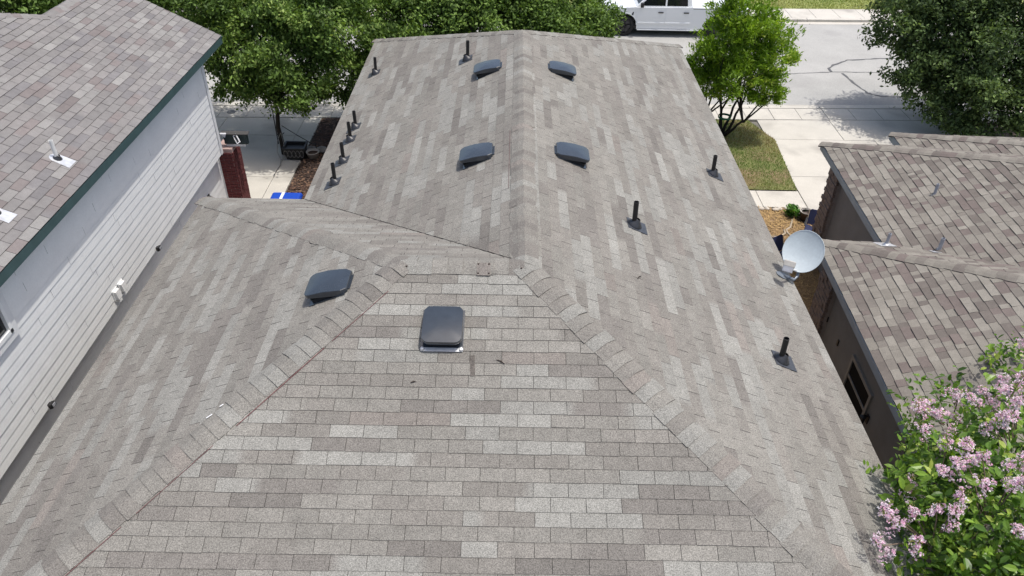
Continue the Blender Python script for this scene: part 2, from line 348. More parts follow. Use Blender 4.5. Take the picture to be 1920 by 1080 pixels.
# grass blades / litter
def inside(poly, x, y):
    c = np.zeros(len(x), bool); n = len(poly)
    for i in range(n):
        x1, y1 = poly[i]; x2, y2 = poly[(i + 1) % n]
        cond = ((y1 > y) != (y2 > y)) & (x < (x2 - x1) * (y - y1) / (y2 - y1 + 1e-12) + x1); c ^= cond
    return c
def scatter(poly, n, seed):
    r = np.random.default_rng(seed); xs = [p[0] for p in poly]; ys_ = [p[1] for p in poly]
    x = r.uniform(min(xs), max(xs), n); y = r.uniform(min(ys_), max(ys_), n); k = inside(poly, x, y); return x[k], y[k], r
def blades(name, poly, n, z, h, w, palette, seed, label, flat=False, m='blade'):
    x, y, r = scatter(poly, n, seed); k = len(x)
    a = r.uniform(0, 2 * np.pi, k); hh = h * r.uniform(0.5, 1.2, k); d = np.stack([np.cos(a), np.sin(a), np.zeros(k)], 1)
    lean = r.uniform(0, 2 * np.pi, k); amt = (r.uniform(0.2, 0.9, k) if not flat else r.uniform(0.8, 1.0, k)) * hh
    zz = np.sqrt(np.maximum(hh ** 2 - amt ** 2, 0)) if not flat else r.uniform(0.0, 0.3, k) * hh
    base = np.stack([x, y, np.full(k, z) + (r.uniform(0, 0.02, k) if flat else 0)], 1)
    tip = base + np.stack([np.cos(lean) * amt, np.sin(lean) * amt, zz], 1)
    side = np.stack([-np.sin(lean), np.cos(lean), np.zeros(k)], 1) if flat else d
    if flat: v = np.stack([base - side * w / 2, base + side * w / 2, tip + side * w / 2, tip - side * w / 2], 1).reshape(-1, 3); f = np.arange(4 * k).reshape(k, 4); nv = 4
    else: v = np.stack([base - side * w / 2, base + side * w / 2, tip], 1).reshape(-1, 3); f = np.arange(3 * k).reshape(k, 3); nv = 3
    pal = np.array(palette); ci = r.integers(0, len(pal), k)
    # dead and green patches follow a slow wave over the ground
    wv = np.sin(x * 1.9 + 1.3 * np.sin(y * 1.1)) + np.sin(y * 2.3 + x * 0.7) + r.normal(0, 0.8, k)
    if len(pal) >= 4: ci = np.clip(((wv + 2.2) / 4.4 * len(pal)).astype(int), 0, len(pal) - 1)
    c = pal[ci] * r.uniform(0.7, 1.25, (k, 1)); c = np.repeat(c, nv, 0)
    o = mesh_np(name, v, f, c, M[m]); return tag(o, label, 'grass' if not flat else 'ground litter', kind='stuff')
blades('grass', lawn_poly, 26000, 0.024, 0.06, 0.011, [(0.10, 0.20, 0.03), (0.16, 0.24, 0.05), (0.26, 0.25, 0.09), (0.32, 0.24, 0.13)], 1, 'patchy half-dry grass under the small bright green tree')
blades('grass', [(7, yf(7) + 1.37), (19, yf(19) + 1.37), (19, 29), (7, 29)], 30000, 0.02, 0.08, 0.022, [(0.17, 0.26, 0.05), (0.24, 0.30, 0.07), (0.30, 0.32, 0.09), (0.34, 0.32, 0.12)], 2, 'sunlit yellow-green lawn across the street')
blades('straw_litter', [(4.2, 5.2), (6.65, 5.2), (6.65, 8.88), (4.2, 8.88)], 9000, 0.014, 0.09, 0.012, [(0.42, 0.28, 0.12), (0.34, 0.22, 0.10), (0.26, 0.17, 0.085), (0.18, 0.115, 0.06)], 3, 'dry golden straw litter on the bed behind the dish', flat=True, m='chip')
blades('leaf_mulch', [(-5.42, 5.5), (-3.4, 5.5), (-3.4, yn(-3.4) - 1.0), (-5.42, yn(-5.4) - 1.0)], 9000, 0.014, 0.07, 0.04, [(0.11, 0.055, 0.035), (0.075, 0.04, 0.028), (0.16, 0.095, 0.06), (0.05, 0.03, 0.022)], 4, 'dark brown leaf mulch in the bed left of the roof', flat=True, m='chip')

# ------------------------------------------------------------------ shingled roofs
def clip_poly(pts, poly):
    """Sutherland-Hodgman, poly convex counter-clockwise"""
    out = list(pts); n = len(poly)
    for i in range(n):
        a = poly[i]; b = poly[(i + 1) % n]; ex, ey = b[0] - a[0], b[1] - a[1]; inp = out; out = []
        if not inp: return []
        for j in range(len(inp)):
            p, q = inp[j - 1], inp[j]
            dp = ex * (p[1] - a[1]) - ey * (p[0] - a[0]); dq = ex * (q[1] - a[1]) - ey * (q[0] - a[0])
            if dq >= 0:
                if dp < 0: t = dp / (dp - dq); out.append((p[0] + t * (q[0] - p[0]), p[1] + t * (q[1] - p[1])))
                out.append(q)
            elif dp >= 0: t = dp / (dp - dq); out.append((p[0] + t * (q[0] - p[0]), p[1] + t * (q[1] - p[1])))
    return out

def area2(p): return 0.5 * sum(p[i - 1][0] * p[i][1] - p[i][0] * p[i - 1][1] for i in range(len(p)))

def pix(p):
    d = Vector(p) - CAM_POS; z = d.dot(CAM_F)
    if z < 0.2: return None
    return (512 + 768 * d.dot(CAM_R) / z, 288 - 768 * d.dot(CAM_U) / z)

def blend_colors(rng, pal, wts, total, lmin, lmax):
    """colour runs along one course, as the granule blend falls on the strip"""
    runs = []; u = -1.0
    while u < total + 1: c = rng.choices(pal, wts)[0]; j = rng.uniform(0.92, 1.08); runs.append((u, tuple(x * j for x in c))); u += rng.uniform(lmin, lmax)
    return runs
def run_at(runs, u):
    for i in range(len(runs) - 1, -1, -1):
        if runs[i][0] <= u:
            c = runs[i][1]
            return c
    return runs[0][1]

class Roof:
    def __init__(s, root, name_mat, pal, wts, tab, exp, slot=0.006, thick=0.006, runs=(0.25, 0.8), laminate=False, seed=1, T=None, cap_w=0.15, clift=0.0):
        s.clift = clift
        s.root = root; s.m = M[name_mat]; s.pal = pal; s.wts = wts; s.tab = tab; s.exp = exp; s.slot = slot; s.thick = thick; s.runs = runs; s.lam = laminate
        s.rng = random.Random(seed); s.T = T or (lambda p: Vector(p)); s.tabs = []; s.deck = MB(); s.cap_w = cap_w; s.caps_ = []
    def face(s, pts3, eave_a, eave_b):
        """pts3: corners of a convex roof face; eave_a->eave_b: direction of courses along its foot"""
        P = [s.T(p) for p in pts3]; O = s.T(eave_a); U = (s.T(eave_b) - O).normalized()
        n = None
        for i in range(len(P) - 2):
            c = (P[i + 1] - P[i]).cross(P[i + 2] - P[i])
            if c.length > 1e-3: n = c.normalized(); break
        if n.z < 0: n = -n
        S = n.cross(U).normalized()
        if S.z < 0: S = -S
        poly = [((p - O).dot(U), (p - O).dot(S)) for p in P]
        if area2(poly) < 0: poly.reverse()
        s.deck.add([p - n * 0.004 for p in P], [tuple(range(len(P)))])
        umin = min(p[0] for p in poly); umax = max(p[0] for p in poly); smax = max(p[1] for p in poly); smin = min(p[1] for p in poly)
        k0 = int(math.floor(smin / s.exp + 1e-6)); rng = s.rng
        for k in range(k0, int(smax / s.exp) + 1):
            runs = blend_colors(rng, s.pal, s.wts, umax - umin, *s.runs)
            off = (k % 2) * s.tab / 2 + rng.uniform(-0.012, 0.012); u = umin - s.tab + off
            while u < umax:
                w = s.tab if not s.lam else s.tab * rng.choice((0.55, 0.8, 1.0, 1.25, 1.6))
                a, b = u + s.slot / 2, u + w - s.slot / 2; dy = rng.uniform(-0.003, 0.003) if not s.lam else rng.choice((-0.006, -0.002, 0.0, 0.004)); dy2 = dy + rng.uniform(-0.002, 0.002)
                s0, s1 = k * s.exp + dy, (k + 1) * s.exp + 0.004
                rect = [(a, s0), (b, s0 + dy2 - dy), (b, s1), (a, s1)]; u += w
                c = clip_poly(rect, poly)
                if len(c) < 3 or area2(c) < 2e-4: continue
                full = abs(area2(c) - area2(rect)) < 1e-6; th = s.thick * rng.uniform(0.8, 1.25); raised = 0.0
                if s.lam: col1 = rng.choices(s.pal, s.wts)[0]; raised = rng.choice((0, 0.0, 0.006))
                jit = rng.uniform(0.95, 1.05); curl = rng.uniform(-0.0012, 0.0012)
                if full and not s.lam:
                    us = [a, a + (b - a) * 0.33, a + (b - a) * 0.67, b]; rect = [(x, s0) for x in us] + [(x, s1) for x in reversed(us)]; c = rect
                hgt = lambda q: 0.0015 + (th + raised) * max(0.0, min(1.0, (s1 - q[1]) / (s1 - s0))) + curl * (q[0] - a) / (b - a)
                top = [O + U * q[0] + S * q[1] + n * hgt(q) for q in c]; bot = [O + U * q[0] + S * q[1] - n * 0.003 for q in c]
                nn = len(c)
                if s.lam: cols = [tuple(x * jit for x in col1)] * nn
                elif rng.random() < 0.62:
                    cm = run_at(runs, (a + b) / 2 - umin); cols = [tuple(x * jit for x in cm)] * nn
                else: cols = [tuple(x * jit for x in run_at(runs, min(max(q[0], a + 0.01), b - 0.01) - umin)) for q in c]
                # side faces along the cut edges use the darker felt colour
                verts = top + top + bot; colv = cols + [(0.085, 0.08, 0.074)] * (2 * nn)
                faces = [tuple(range(nn))] if not (full and not s.lam) else [(0, 1, 6, 7), (1, 2, 5, 6), (2, 3, 4, 5)]
                for i in range(nn):
                    j = (i + 1) % nn
                    if c[i][1] > s1 - 0.006 and c[j][1] > s1 - 0.006: continue
                    faces.append((nn + i, 2 * nn + i, 2 * nn + j, nn + j))
                ctr = sum(top, Vector()) / nn; pp_ = [pix(p) for p in top]
                ar = 0
                if all(pp_) and 0 < pix(ctr)[0] < 1024 and 0 < pix(ctr)[1] < 576: ar = abs(area2(pp_))
                s.tabs.append((ar, verts, faces, colv, ctr))
    def caps(s, p0, p1, nA, nB, exp=0.135, w=None, lift=0.0, skip_last=False, extra=0.0):
        """bent caps from the low end p0 to the high end p1 along a hip or ridge between faces with normals nA, nB"""
        w = w or s.cap_w; p0 = s.T(p0); p1 = s.T(p1); R0 = s.T((0, 0, 0)); nA = (s.T(nA) - R0).normalized(); nB = (s.T(nB) - R0).normalized()
        d = (p1 - p0); L_ = d.length; d.normalize()
        def down(n):
            x = d.cross(n).normalized()
            return x if x.z < 0 else -x
        A, B = down(nA), down(nB)
        if nA.dot(A - B) < 0: pass
        nup = (nA + nB).normalized(); n = max(1, int(round(L_ / exp))); e = L_ / n; rng = s.rng
        for k in range(n):
            col = rng.choices(s.pal, s.wts)[0]; j = rng.uniform(0.92, 1.06); col = tuple(x * j for x in col); wk = w * rng.uniform(0.95, 1.04); tilt = rng.uniform(-0.012, 0.012)
            t0, t1 = k * e, min(L_ + extra, (k + 1.12) * e); base = s.T((0, 0, 0)) * 0
            row = []
            for t, h in ((t0, 0.020 + s.clift), (t1, 0.012 + s.clift)):
                q = p0 + d * t + (A - B).normalized() * tilt
                row.append([q + A * wk + nA * (h * 0.6), q + A * wk * 0.45 + nA * h, q + nup * (h - 0.004), q + B * wk * 0.45 + nB * h, q + B * wk + nB * (h * 0.6)])
            v = row[0] + row[1]; f = [(i, i + 1, i + 6, i + 5) for i in range(4)]
            low = [p - nup * (0.018 + s.clift) for p in row[0]] ; ls = [row[0][0] - nA * (0.018 + s.clift), row[1][0] - nA * (0.012 + s.clift)]; rs = [row[0][4] - nB * (0.018 + s.clift), row[1][4] - nB * (0.012 + s.clift)]
            dk = (0.085, 0.08, 0.074); cols = [col] * 10
            b = len(v); v = v + row[0] + low; cols += [dk] * 10; f += [(b + i, b + 5 + i, b + 6 + i, b + 1 + i) for i in range(4)]
            b = len(v); v = v + [row[0][0], row[1][0]] + ls + [row[0][4], row[1][4]] + rs; cols += [dk] * 8
            f += [(b, b + 1, b + 3, b + 2), (b + 4, b + 6, b + 7, b + 5)]
            s.caps_.append((v, f, cols, p0 + d * (t0 + e / 2)))
    def build(s, keep=300):
        loc = s.root.location
        roof = s.deck.build('roof', M['deck'], s.root, origin=None)
        for v in roof.data.vertices: v.co -= loc
        order = sorted(range(len(s.tabs)), key=lambda i: -s.tabs[i][0]); big = set(i for i in order[:keep] if s.tabs[i][0] > 0)
        mb = MB()
        for i, (ar, v, f, c, ctr) in enumerate(s.tabs):
            if i in big:
                MB().add([p - ctr for p in v], f, c).build('shingle', s.m, roof, loc=ctr - loc, colored=True)
            else: mb.add([p - loc for p in v], f, c)
        if mb.v: tag(mb.build('shingle_field', s.m, roof, colored=True), kind='stuff')
        for v, f, c, ctr in s.caps_:
            MB().add([p - ctr for p in v], f, c).build('ridge_cap', s.m, roof, loc=ctr - loc, colored=True, smooth=False)
        return roof

# ---- the house in the middle
EZ, RZ, W, WL, AX, LR, LG, DF = 2.97, 4.55, 3.685, 3.371, 1.256, 7.27, 11.247, 3.89
YN = -4.03                                             # near eave
hs = thing('house', (0, 3, 0), 'middle house with weathered light grey three-tab shingle roof seen from above', 'house')
PALM = [(0.247, 0.242, 0.220), (0.217, 0.207, 0.185), (0.201, 0.189, 0.169), (0.176, 0.164, 0.148), (0.215, 0.195, 0.174)]
RM = Roof(hs, 'shingle', PALM, (0.24, 0.35, 0.27, 0.12, 0.02), 0.305, 0.127, slot=0.0045, seed=11, runs=(0.3, 1.0))
J0, JA, RF = (0, 0, RZ), (-AX, 0, RZ), (0, LR, RZ)
GR, GL = (W, LG, EZ), (-WL, LG, EZ); NR, NL = (W, YN, EZ), (-AX - W, YN, EZ); VB, WF = (-WL, DF, EZ), (-AX - W, DF, EZ)
RM.face([NL, NR, J0, JA], NL, NR)                      # towards the camera
RM.face([NR, GR, RF, J0], NR, GR)                      # right slope
VBo = (VB[0], VB[1] + 0.018, VB[2]); J0o = (0, 0.018, RZ)
RM.face([VBo, GL, RF, J0o], VB, GL)                      # left slope
RM.face([NL, JA, WF], NL, WF)                          # left slope of the wing
RM.face([WF, JA, J0, VB], WF, VB)                      # far slope of the wing
RM.face([GL, GR, RF], GL, GR)                          # far hip
nR = Vector((RZ - EZ, 0, W)).normalized(); nL = Vector((-(RZ - EZ), 0, WL)).normalized(); nN = Vector((0, -(RZ - EZ), -YN)).normalized()
nW = Vector((-(RZ - EZ), 0, W)).normalized(); nF = Vector((0, RZ - EZ, DF)).normalized(); nG = Vector((0, RZ - EZ, LG - LR)).normalized()
RM.caps(NL, JA, nN, nW); RM.caps(NR, J0, nN, nR); RM.caps(WF, JA, nF, nW)
RM.caps(GL, RF, nG, nL, w=0.13); RM.caps(GR, RF, nG, nR, w=0.13)
RM.caps(RF, J0, nL, nR, w=0.16); RM.caps(J0, JA, nN, nF, exp=0.15, w=0.16, extra=0.05)
roof_main = RM.build(300)
loc0 = hs.location
def local(root, mb): mb.v = [(p[0] - root.location.x, p[1] - root.location.y, p[2] - root.location.z) for p in mb.v]; return mb
mb = MB(); rim = [NL, NR, GR, GL, VB, WF]
for i in range(6): a = Vector(rim[i]); b = Vector(rim[(i + 1) % 6]); mb.bar(a + Vector((0, 0, -0.075)), b + Vector((0, 0, -0.075)), 0.02, 0.13)
local(hs, mb).build('fascia', M['drip'], hs)
mb = MB(); ov = 0.35
wp = [(-AX - W + ov, YN + ov), (W - ov, YN + ov), (W - ov, LG - ov), (-WL + ov, LG - ov), (-WL + ov, DF - ov), (-AX - W + ov, DF - ov)]
mb.prism(wp, 0, EZ - 0.02); local(hs, mb).build('wall', M['stucco'], hs)
mb = MB(); 
mb.prism([(-AX - W + .03, YN + .03), (W - .03, YN + .03), (W - .03, LG - .03), (-WL + .03, LG - .03), (-WL + .03, DF - .03), (-AX - W + .03, DF - .03)], EZ - 0.15, EZ - 0.13); local(hs, mb).build('soffit', M['drip'], hs)

# ---- left neighbour: two storeys, teal fascia
XW, XE, EZL, ML = -6.12, -5.96, 3.88, 0.5
hl = thing('house', (-8, 2, 0), 'two-storey neighbour with pale grey lap siding, teal fascia and pinkish shingles', 'house')
PALL = [(0.245, 0.237, 0.227), (0.204, 0.195, 0.189), (0.184, 0.176, 0.176), (0.189, 0.167, 0.161), (0.213, 0.202, 0.195)]
RL = Roof(hl, 'shingle_l', PALL, (0.18, 0.26, 0.22, 0.14, 0.2), 0.267, 0.125, slot=0.007, thick=0.009, seed=5, runs=(0.2, 0.45))
RDX = 2.06; rx = XE - RDX; rz = EZL + ML * RDX; hx = rx - 1.85; hz = rz + 0.925
RL.face([(XE, 6.50, EZL), (XE, 8.66, EZL), (rx, 8.66, rz), (rx, 6.50, rz)], (XE, -6, EZL), (XE, 8.66, EZL))
RL.face([(XE, -6, EZL), (XE, 6.50, EZL), (rx, 6.50, rz), (hx, 3.80, hz), (hx, -6, hz)], (XE, -6, EZL), (XE, 8.66, EZL))
RL.face([(rx - RDX, 6.50, EZL), (rx - RDX, 8.66, EZL), (rx, 8.66, rz), (rx, 6.50, rz)], (rx - RDX, 8.66, EZL), (rx - RDX, 6.50, EZL))
RL.face([(rx, 6.50, rz), (hx, 3.80, hz), (hx - 6, 3.80, hz - 0.2), (hx - 6, 6.4, rz - 0.8)][::-1][0:4][::-1][:3], (rx, 6.50, rz), (hx - 6, 6.4, rz - 0.8))
RL.face([(hx, -6, hz), (hx, 3.80, hz), (hx - 3.8, 3.80, EZL), (hx - 3.8, -6, EZL)], (hx - 3.8, 3.80, EZL), (hx - 3.8, -6, EZL))
nLr = Vector((ML, 0, 1)).normalized(); nLl = Vector((-ML, 0, 1)).normalized()
RL.caps((rx, 8.66, rz), (rx, 6.50, rz), nLr, nLl, w=0.13); RL.caps((rx, 6.50, rz), (hx, 3.80, hz), nLr, Vector((-0.05, 0.45, 1)).normalized(), w=0.13)
roof_left = RL.build(300)
mb = MB().box(XE - 0.02, XE + 0.0, -6, 8.66, EZL - 0.14, EZL - 0.012); local(hl, mb).build('fascia', M['teal'], hl)
mb = MB(); mb.bar((XE, 8.64, EZL - 0.06), (rx, 8.64, rz - 0.06), 0.025, 0.11); local(hl, mb).build('rake_board', M['teal'], hl)
mb = MB().box(XW - 0.05, XE - 0.021, -6, 8.63, EZL - 0.11, EZL - 0.095); local(hl, mb).build('soffit', M['teal'], hl)
mb = MB().box(-11.2, XW - 0.05, -6, 7.9, 1.7, EZL - 0.10).box(-11.2, XW - 0.20, -6, 8.05, 0, 1.69)
mb.add([(XW - 0.05, 7.9, EZL - 0.15), (rx, 7.9, rz - 0.1), (rx - RDX + 0.4, 7.9, EZL - 0.15)], [(0, 1, 2)])
local(hl, mb).build('wall', M['wrap'], hl)
def siding(xp, y0, y1, z0, z1, exp, seed, joints_len=2.4, holes=()):
    r = random.Random(seed); n = int(round((z1 - z0) / exp)); base = MB()
    for k in range(n):
        za = z0 + k * exp; zb = za + exp + 0.012; y = y0 + r.uniform(0.3, joints_len); cuts = [y0]
        while y < y1 - 0.25: cuts.append(y); y += joints_len * r.choice((1, 1, 0.8, 0.6, 1.3))
        cuts.append(y1)
        for a, b in zip(cuts[:-1], cuts[1:]):
            segs = [(a, b)]
            for hy0, hy1, hz0, hz1 in holes:
                if za + exp * 0.5 > hz0 and za + exp * 0.5 < hz1:
                    segs = [q for s_ in segs for q in ((s_[0], min(s_[1], hy0)), (max(s_[0], hy1), s_[1])) if q[1] - q[0] > 0.02]
            for a2, b2 in segs:
                ln = b2 - a2 - 0.007; t = r.uniform(0.009, 0.011); j = r.uniform(-0.001, 0.001)
                m_ = MB().add([(0, 0, 0), (t, 0, 0), (0.003, 0, zb - za), (0, 0, zb - za), (0, ln, 0), (t, ln, 0), (0.003, ln, zb - za), (0, ln, zb - za)],
                              [(0, 1, 2, 3), (7, 6, 5, 4), (1, 5, 6, 2), (0, 4, 5, 1), (2, 6, 7, 3), (3, 7, 4, 0)])
                m_.build('siding_board', M['wall_white'], hl, loc=(xp + j - hl.location.x, a2 + 0.002 - hl.location.y, za - hl.location.z))
WIN = (-2.0, 0.58, 3.02, 4.4)
siding(XW - 0.045, -3.2, 7.80, 1.70, EZL - 0.11, 0.1385, 3, holes=[(WIN[0] - 0.1, WIN[1] + 0.1, WIN[2] - 0.1, WIN[3])])
siding(XW - 0.195, -3.2, 7.96, 0.2, 1.66, 0.1385, 4)
mb = MB().box(XW - 0.05, XW - 0.018, 7.805, 7.90, 1.7, EZL - 0.11); local(hl, mb).build('corner_board', M['trim_white'], hl)
mb = MB().box(XW - 0.20, XW - 0.165, 7.965, 8.05, 0, 1.66); local(hl, mb).build('corner_board', M['trim_white'], hl)
mb = MB().box(XW - 0.22, XW - 0.052, -6, 7.90, 1.675, 1.698); local(hl, mb).build('overhang_trim', M['trim_white'], hl)
# window cut by the picture's left edge
y0, y1, z0, z1 = WIN
win = local(hl, MB().box(XW - 0.045, XW - 0.005, y0 - 0.1, y1 + 0.1, z0 - 0.1, z0).box(XW - 0.045, XW - 0.005, y1, y1 + 0.1, z0, 3.85).box(XW - 0.045, XW - 0.005, y0 - 0.1, y0, z0, 3.85).box(XW - 0.045, XW - 0.005, y0, y1, 3.78, 3.85)).build('window', M['trim_white'], hl)
mb = MB().box(XW - 0.047, XW - 0.038, y0, y1, z0, 3.78); local(hl, mb).build('pane', M['glass'], win)
mb = MB().box(XW - 0.045, XW + 0.005, y1 - 0.05, y1 + 0.002, z0, 3.78).box(XW - 0.045, XW + 0.005, y0, y1, z0 - 0.003, z0 + 0.05); local(hl, mb).build('frame', M['wall_white'], win)
# brick pier at the front corner
def bricks(root, parent, face, origin, length, height, bl, bh, depth, m, mm, seed, back=0.02):
    """face 'x+','x-','y-': courses of separate bricks on a mortar slab; origin = low corner at the face plane"""
    r = random.Random(seed); ox, oy, oz = origin; n = int(height / bh); g = 0.010
    full = MB(); L0, H0 = bl - g, bh - g
    meshes = {}
    def brick_mesh(L_):
        key = round(L_, 2)
        if key not in meshes:
            q = MB()
            if face[0] == 'x': q.box(0, depth, 0, L_, 0, H0)
            else: q.box(0, L_, 0, depth, 0, H0)
            me = bpy.data.meshes.new('brick'); me.from_pydata(q.v, [], q.f); me.materials.append(m); meshes[key] = me
        return meshes[key]
    for k in range(n):
        u = -(bl / 2 if k % 2 else 0)
        while u < length - 0.01:
            a, b = max(u, 0), min(u + bl, length); u += bl
            if b - a < 0.03: continue
            o = bpy.data.objects.new('brick', brick_mesh(b - a - g)); COL.objects.link(o); o.parent = parent; j = r.uniform(-0.004, 0.005)
            if face == 'x+': p = (ox - depth * 0.5 + j, oy + a, oz + k * bh)
            elif face == 'x-': p = (ox - depth * 0.5 + j, oy + a, oz + k * bh)
            else: p = (ox + a, oy - depth * 0.5 + j, oz + k * bh)
            o.location = (p[0] - root.location.x, p[1] - root.location.y, p[2] - root.location.z)
mb = MB().box(XW - 0.19, -5.99, 7.99, 8.44, 0, 1.74); pier = local(hl, mb).build('brick_pier', M['mortar_red'], hl)
bricks(hl, pier, 'x+', (-5.99, 7.985, 0.3), 0.46, 1.42, 0.185, 0.062, 0.03, M['brick_red'], None, 3)
bricks(hl, pier, 'y-', (XW - 0.16, 7.99, 0.3), 0.30, 1.42, 0.185, 0.062, 0.03, M['brick_red'], None, 4)
mb = MB().box(-6.15, -5.66, 8.10, 8.19, 1.80, 2.02); ret = local(hl, mb).build('eave_return', M['teal_dark'], hl, bevel=0.01)
mb = MB().add([(-6.2, 8.06, 2.03), (-5.62, 8.06, 2.03), (-5.62, 8.20, 2.04), (-6.2, 8.20, 2.04), (-6.2, 8.06, 2.045), (-5.62, 8.06, 2.045), (-5.62, 8.20, 2.055), (-6.2, 8.20, 2.055)], [(0, 3, 2, 1), (4, 5, 6, 7), (0, 1, 5, 4), (1, 2, 6, 5), (2, 3, 7, 6), (3, 0, 4, 7)], (0.07, 0.068, 0.066))
local(hl, mb).build('roof_edge', M['shingle_l'], ret, colored=True)
mb = MB().box(-6.13, -5.72, 8.12, 8.24, 1.745, 1.80); local(hl, mb).build('soffit', M['trim_white'], hl)
mb = MB().add([(-6.19, 8.05, 2.05), (-6.06, 8.05, 2.05), (-6.10, 8.05, 1.97), (-6.19, 8.07, 2.07), (-6.06, 8.07, 2.07), (-6.10, 8.07, 1.97)], [(0, 2, 1), (3, 4, 5), (0, 1, 4, 3), (1, 2, 5, 4), (2, 0, 3, 5)]); local(hl, mb).build('flashing', M['white_print'], hl)

# ---- right neighbour: laminated brown shingles, stepped hips
RC, RA = (4.67, 3.72), -0.046
ca_, sa_ = math.cos(RA), math.sin(RA)
def TR(p): return Vector((RC[0] + p[0] * ca_ - p[1] * sa_, RC[1] + p[0] * sa_ + p[1] * ca_, p[2])) if len(p) == 3 else None
hr = thing('house', (7.5, 0, 0), 'single-storey neighbour on the right with mottled brown shingles and tan walls', 'house')
PALR = [(0.245, 0.227, 0.196), (0.215, 0.198, 0.170), (0.188, 0.170, 0.148), (0.147, 0.129, 0.114), (0.161, 0.134, 0.121)]
RRf = Roof(hr, 'shingle_r', PALR, (0.22, 0.28, 0.2, 0.16, 0.14), 0.15, 0.118, slot=0.001, thick=0.007, laminate=True, seed=8, T=TR, cap_w=0.12, clift=0.009)
ER, MR = 2.5, 0.4
def zx(x, x0): return ER + MR * (x - x0)
U1, F1 = 1.02, 3.53; U2, F2 = 2.53, 4.09; TOP = 5.0
RRf.face([(0, -6.5, ER), (0, 0, ER), (TOP, -TOP, zx(TOP, 0)), (TOP, -6.5, zx(TOP, 0))], (0, 0, ER), (0, -6.5, ER))
RRf.face([(0, 0, ER), (U1, 0, ER), (TOP, U1 - TOP, zx(TOP, U1)), (TOP, -TOP, zx(TOP, 0))], (0, 0, ER), (U1, 0, ER))
RRf.face([(U1, 0, ER), (U1, F1, ER), (TOP, F1 - (TOP - U1), zx(TOP, U1)), (TOP, U1 - TOP, zx(TOP, U1))], (U1, F1, ER), (U1, 0, ER))
RRf.face([(U1, F1, ER), (U2, F1, ER), (TOP, F1 - (TOP - U2), zx(TOP, U2)), (TOP, F1 - (TOP - U1), zx(TOP, U1))], (U1, F1, ER), (U2, F1, ER))
RRf.face([(U2, F1, ER), (U2, F2, ER), (TOP, F2 - (TOP - U2), zx(TOP, U2)), (TOP, F1 - (TOP - U2), zx(TOP, U2))], (U2, F2, ER), (U2, F1, ER))
RRf.face([(U2, F2, ER), (8, F2, ER), (8, F2 - (TOP - U2), zx(TOP, U2)), (TOP, F2 - (TOP - U2), zx(TOP, U2))], (U2, F2, ER), (8, F2, ER))
mx_ = Vector((-MR, 0, 1)).normalized(); my_ = Vector((0, MR, 1)).normalized()
RRf.caps((0, 0, ER), (TOP, -TOP, zx(TOP, 0)), mx_, my_, exp=0.13); RRf.caps((U1, F1, ER), (TOP, F1 - (TOP - U1), zx(TOP, U1)), mx_, my_, exp=0.13); RRf.caps((U2, F2, ER), (TOP, F2 - (TOP - U2), zx(TOP, U2)), mx_, my_, exp=0.13)
roof_right = RRf.build(300)
def lr(mb): mb.v = [tuple(TR(p) - hr.location) for p in mb.v]; return mb
lr(MB().box(-0.005, 0.018, -6.5, 0, ER - 0.13, ER - 0.012).box(0.018, U1, -0.02, 0.0, ER - 0.13, ER - 0.012)).build('fascia', M['fascia_grey'], hr)
lr(MB().box(U1 - 0.005, U1 + 0.018, 0.05, F1, ER - 0.13, ER - 0.012).box(U1 + 0.018, U2, F1 - 0.02, F1, ER - 0.13, ER - 0.012)).build('fascia', M['fascia_grey'], hr)
lr(MB().box(U2 - 0.005, U2 + 0.018, F1 + 0.05, F2, ER - 0.13, ER - 0.012).box(U2 + 0.018, 8, F2 - 0.02, F2, ER - 0.13, ER - 0.012)).build('fascia', M['fascia_grey'], hr)
lr(MB().box(0.02, 0.33, -6.5, -0.03, ER - 0.12, ER - 0.105).box(U1 + 0.02, U1 + 0.36, 0.03, F1 - 0.03, ER - 0.12, ER - 0.105)).build('soffit', M['fascia_grey'], hr)
lr(MB().box(0.30, 6, -6.5, -0.12, 0, ER - 0.1).box(U1 + 0.36, 6, -0.12, F1 - 0.1, 0, ER - 0.1).box(U2 + 0.3, 7, F1 - 0.1, F2 - 0.15, 0, ER - 0.1)).build('wall', M['stucco'], hr)
hr_cols = []
def bricks_r(x, y0, y1, z0, z1, seed):
    col_ = lr(MB().box(x, x + 0.10, y0, y1, 0, z1)).build('brick_corner', M['mortar'], hr)
    r = random.Random(seed); bh, bl, g = 0.088, 0.235, 0.014; n = int((z1 - z0) / bh); meshes = {}
    for k in range(n):
        u = y0 - (bl / 2 if k % 2 else 0)
        while u < y1 - 0.01:
            a, b = max(u, y0), min(u + bl, y1); u += bl
            if b - a < 0.05: continue
            key = round(b - a, 3)
            if key not in meshes:
                q = MB().box(-0.035, 0.02, 0, b - a - g, 0, bh - g); me = bpy.data.meshes.new('brick'); me.from_pydata(q.v, [], q.f); me.materials.append(M['brick_tan']); meshes[key] = me
            o = bpy.data.objects.new('brick', meshes[key]); COL.objects.link(o); o.parent = col_; o.location = TR((x + r.uniform(-0.012, 0.012), a, z0 + k * bh)) - hr.location; o.rotation_euler = (0, 0, RA)
bricks_r(U1 + 0.28, 2.92, F1 - 0.1, 0.05, ER - 0.12, 1); bricks_r(0.22, -0.62, -0.08, 0.05, ER - 0.12, 2)
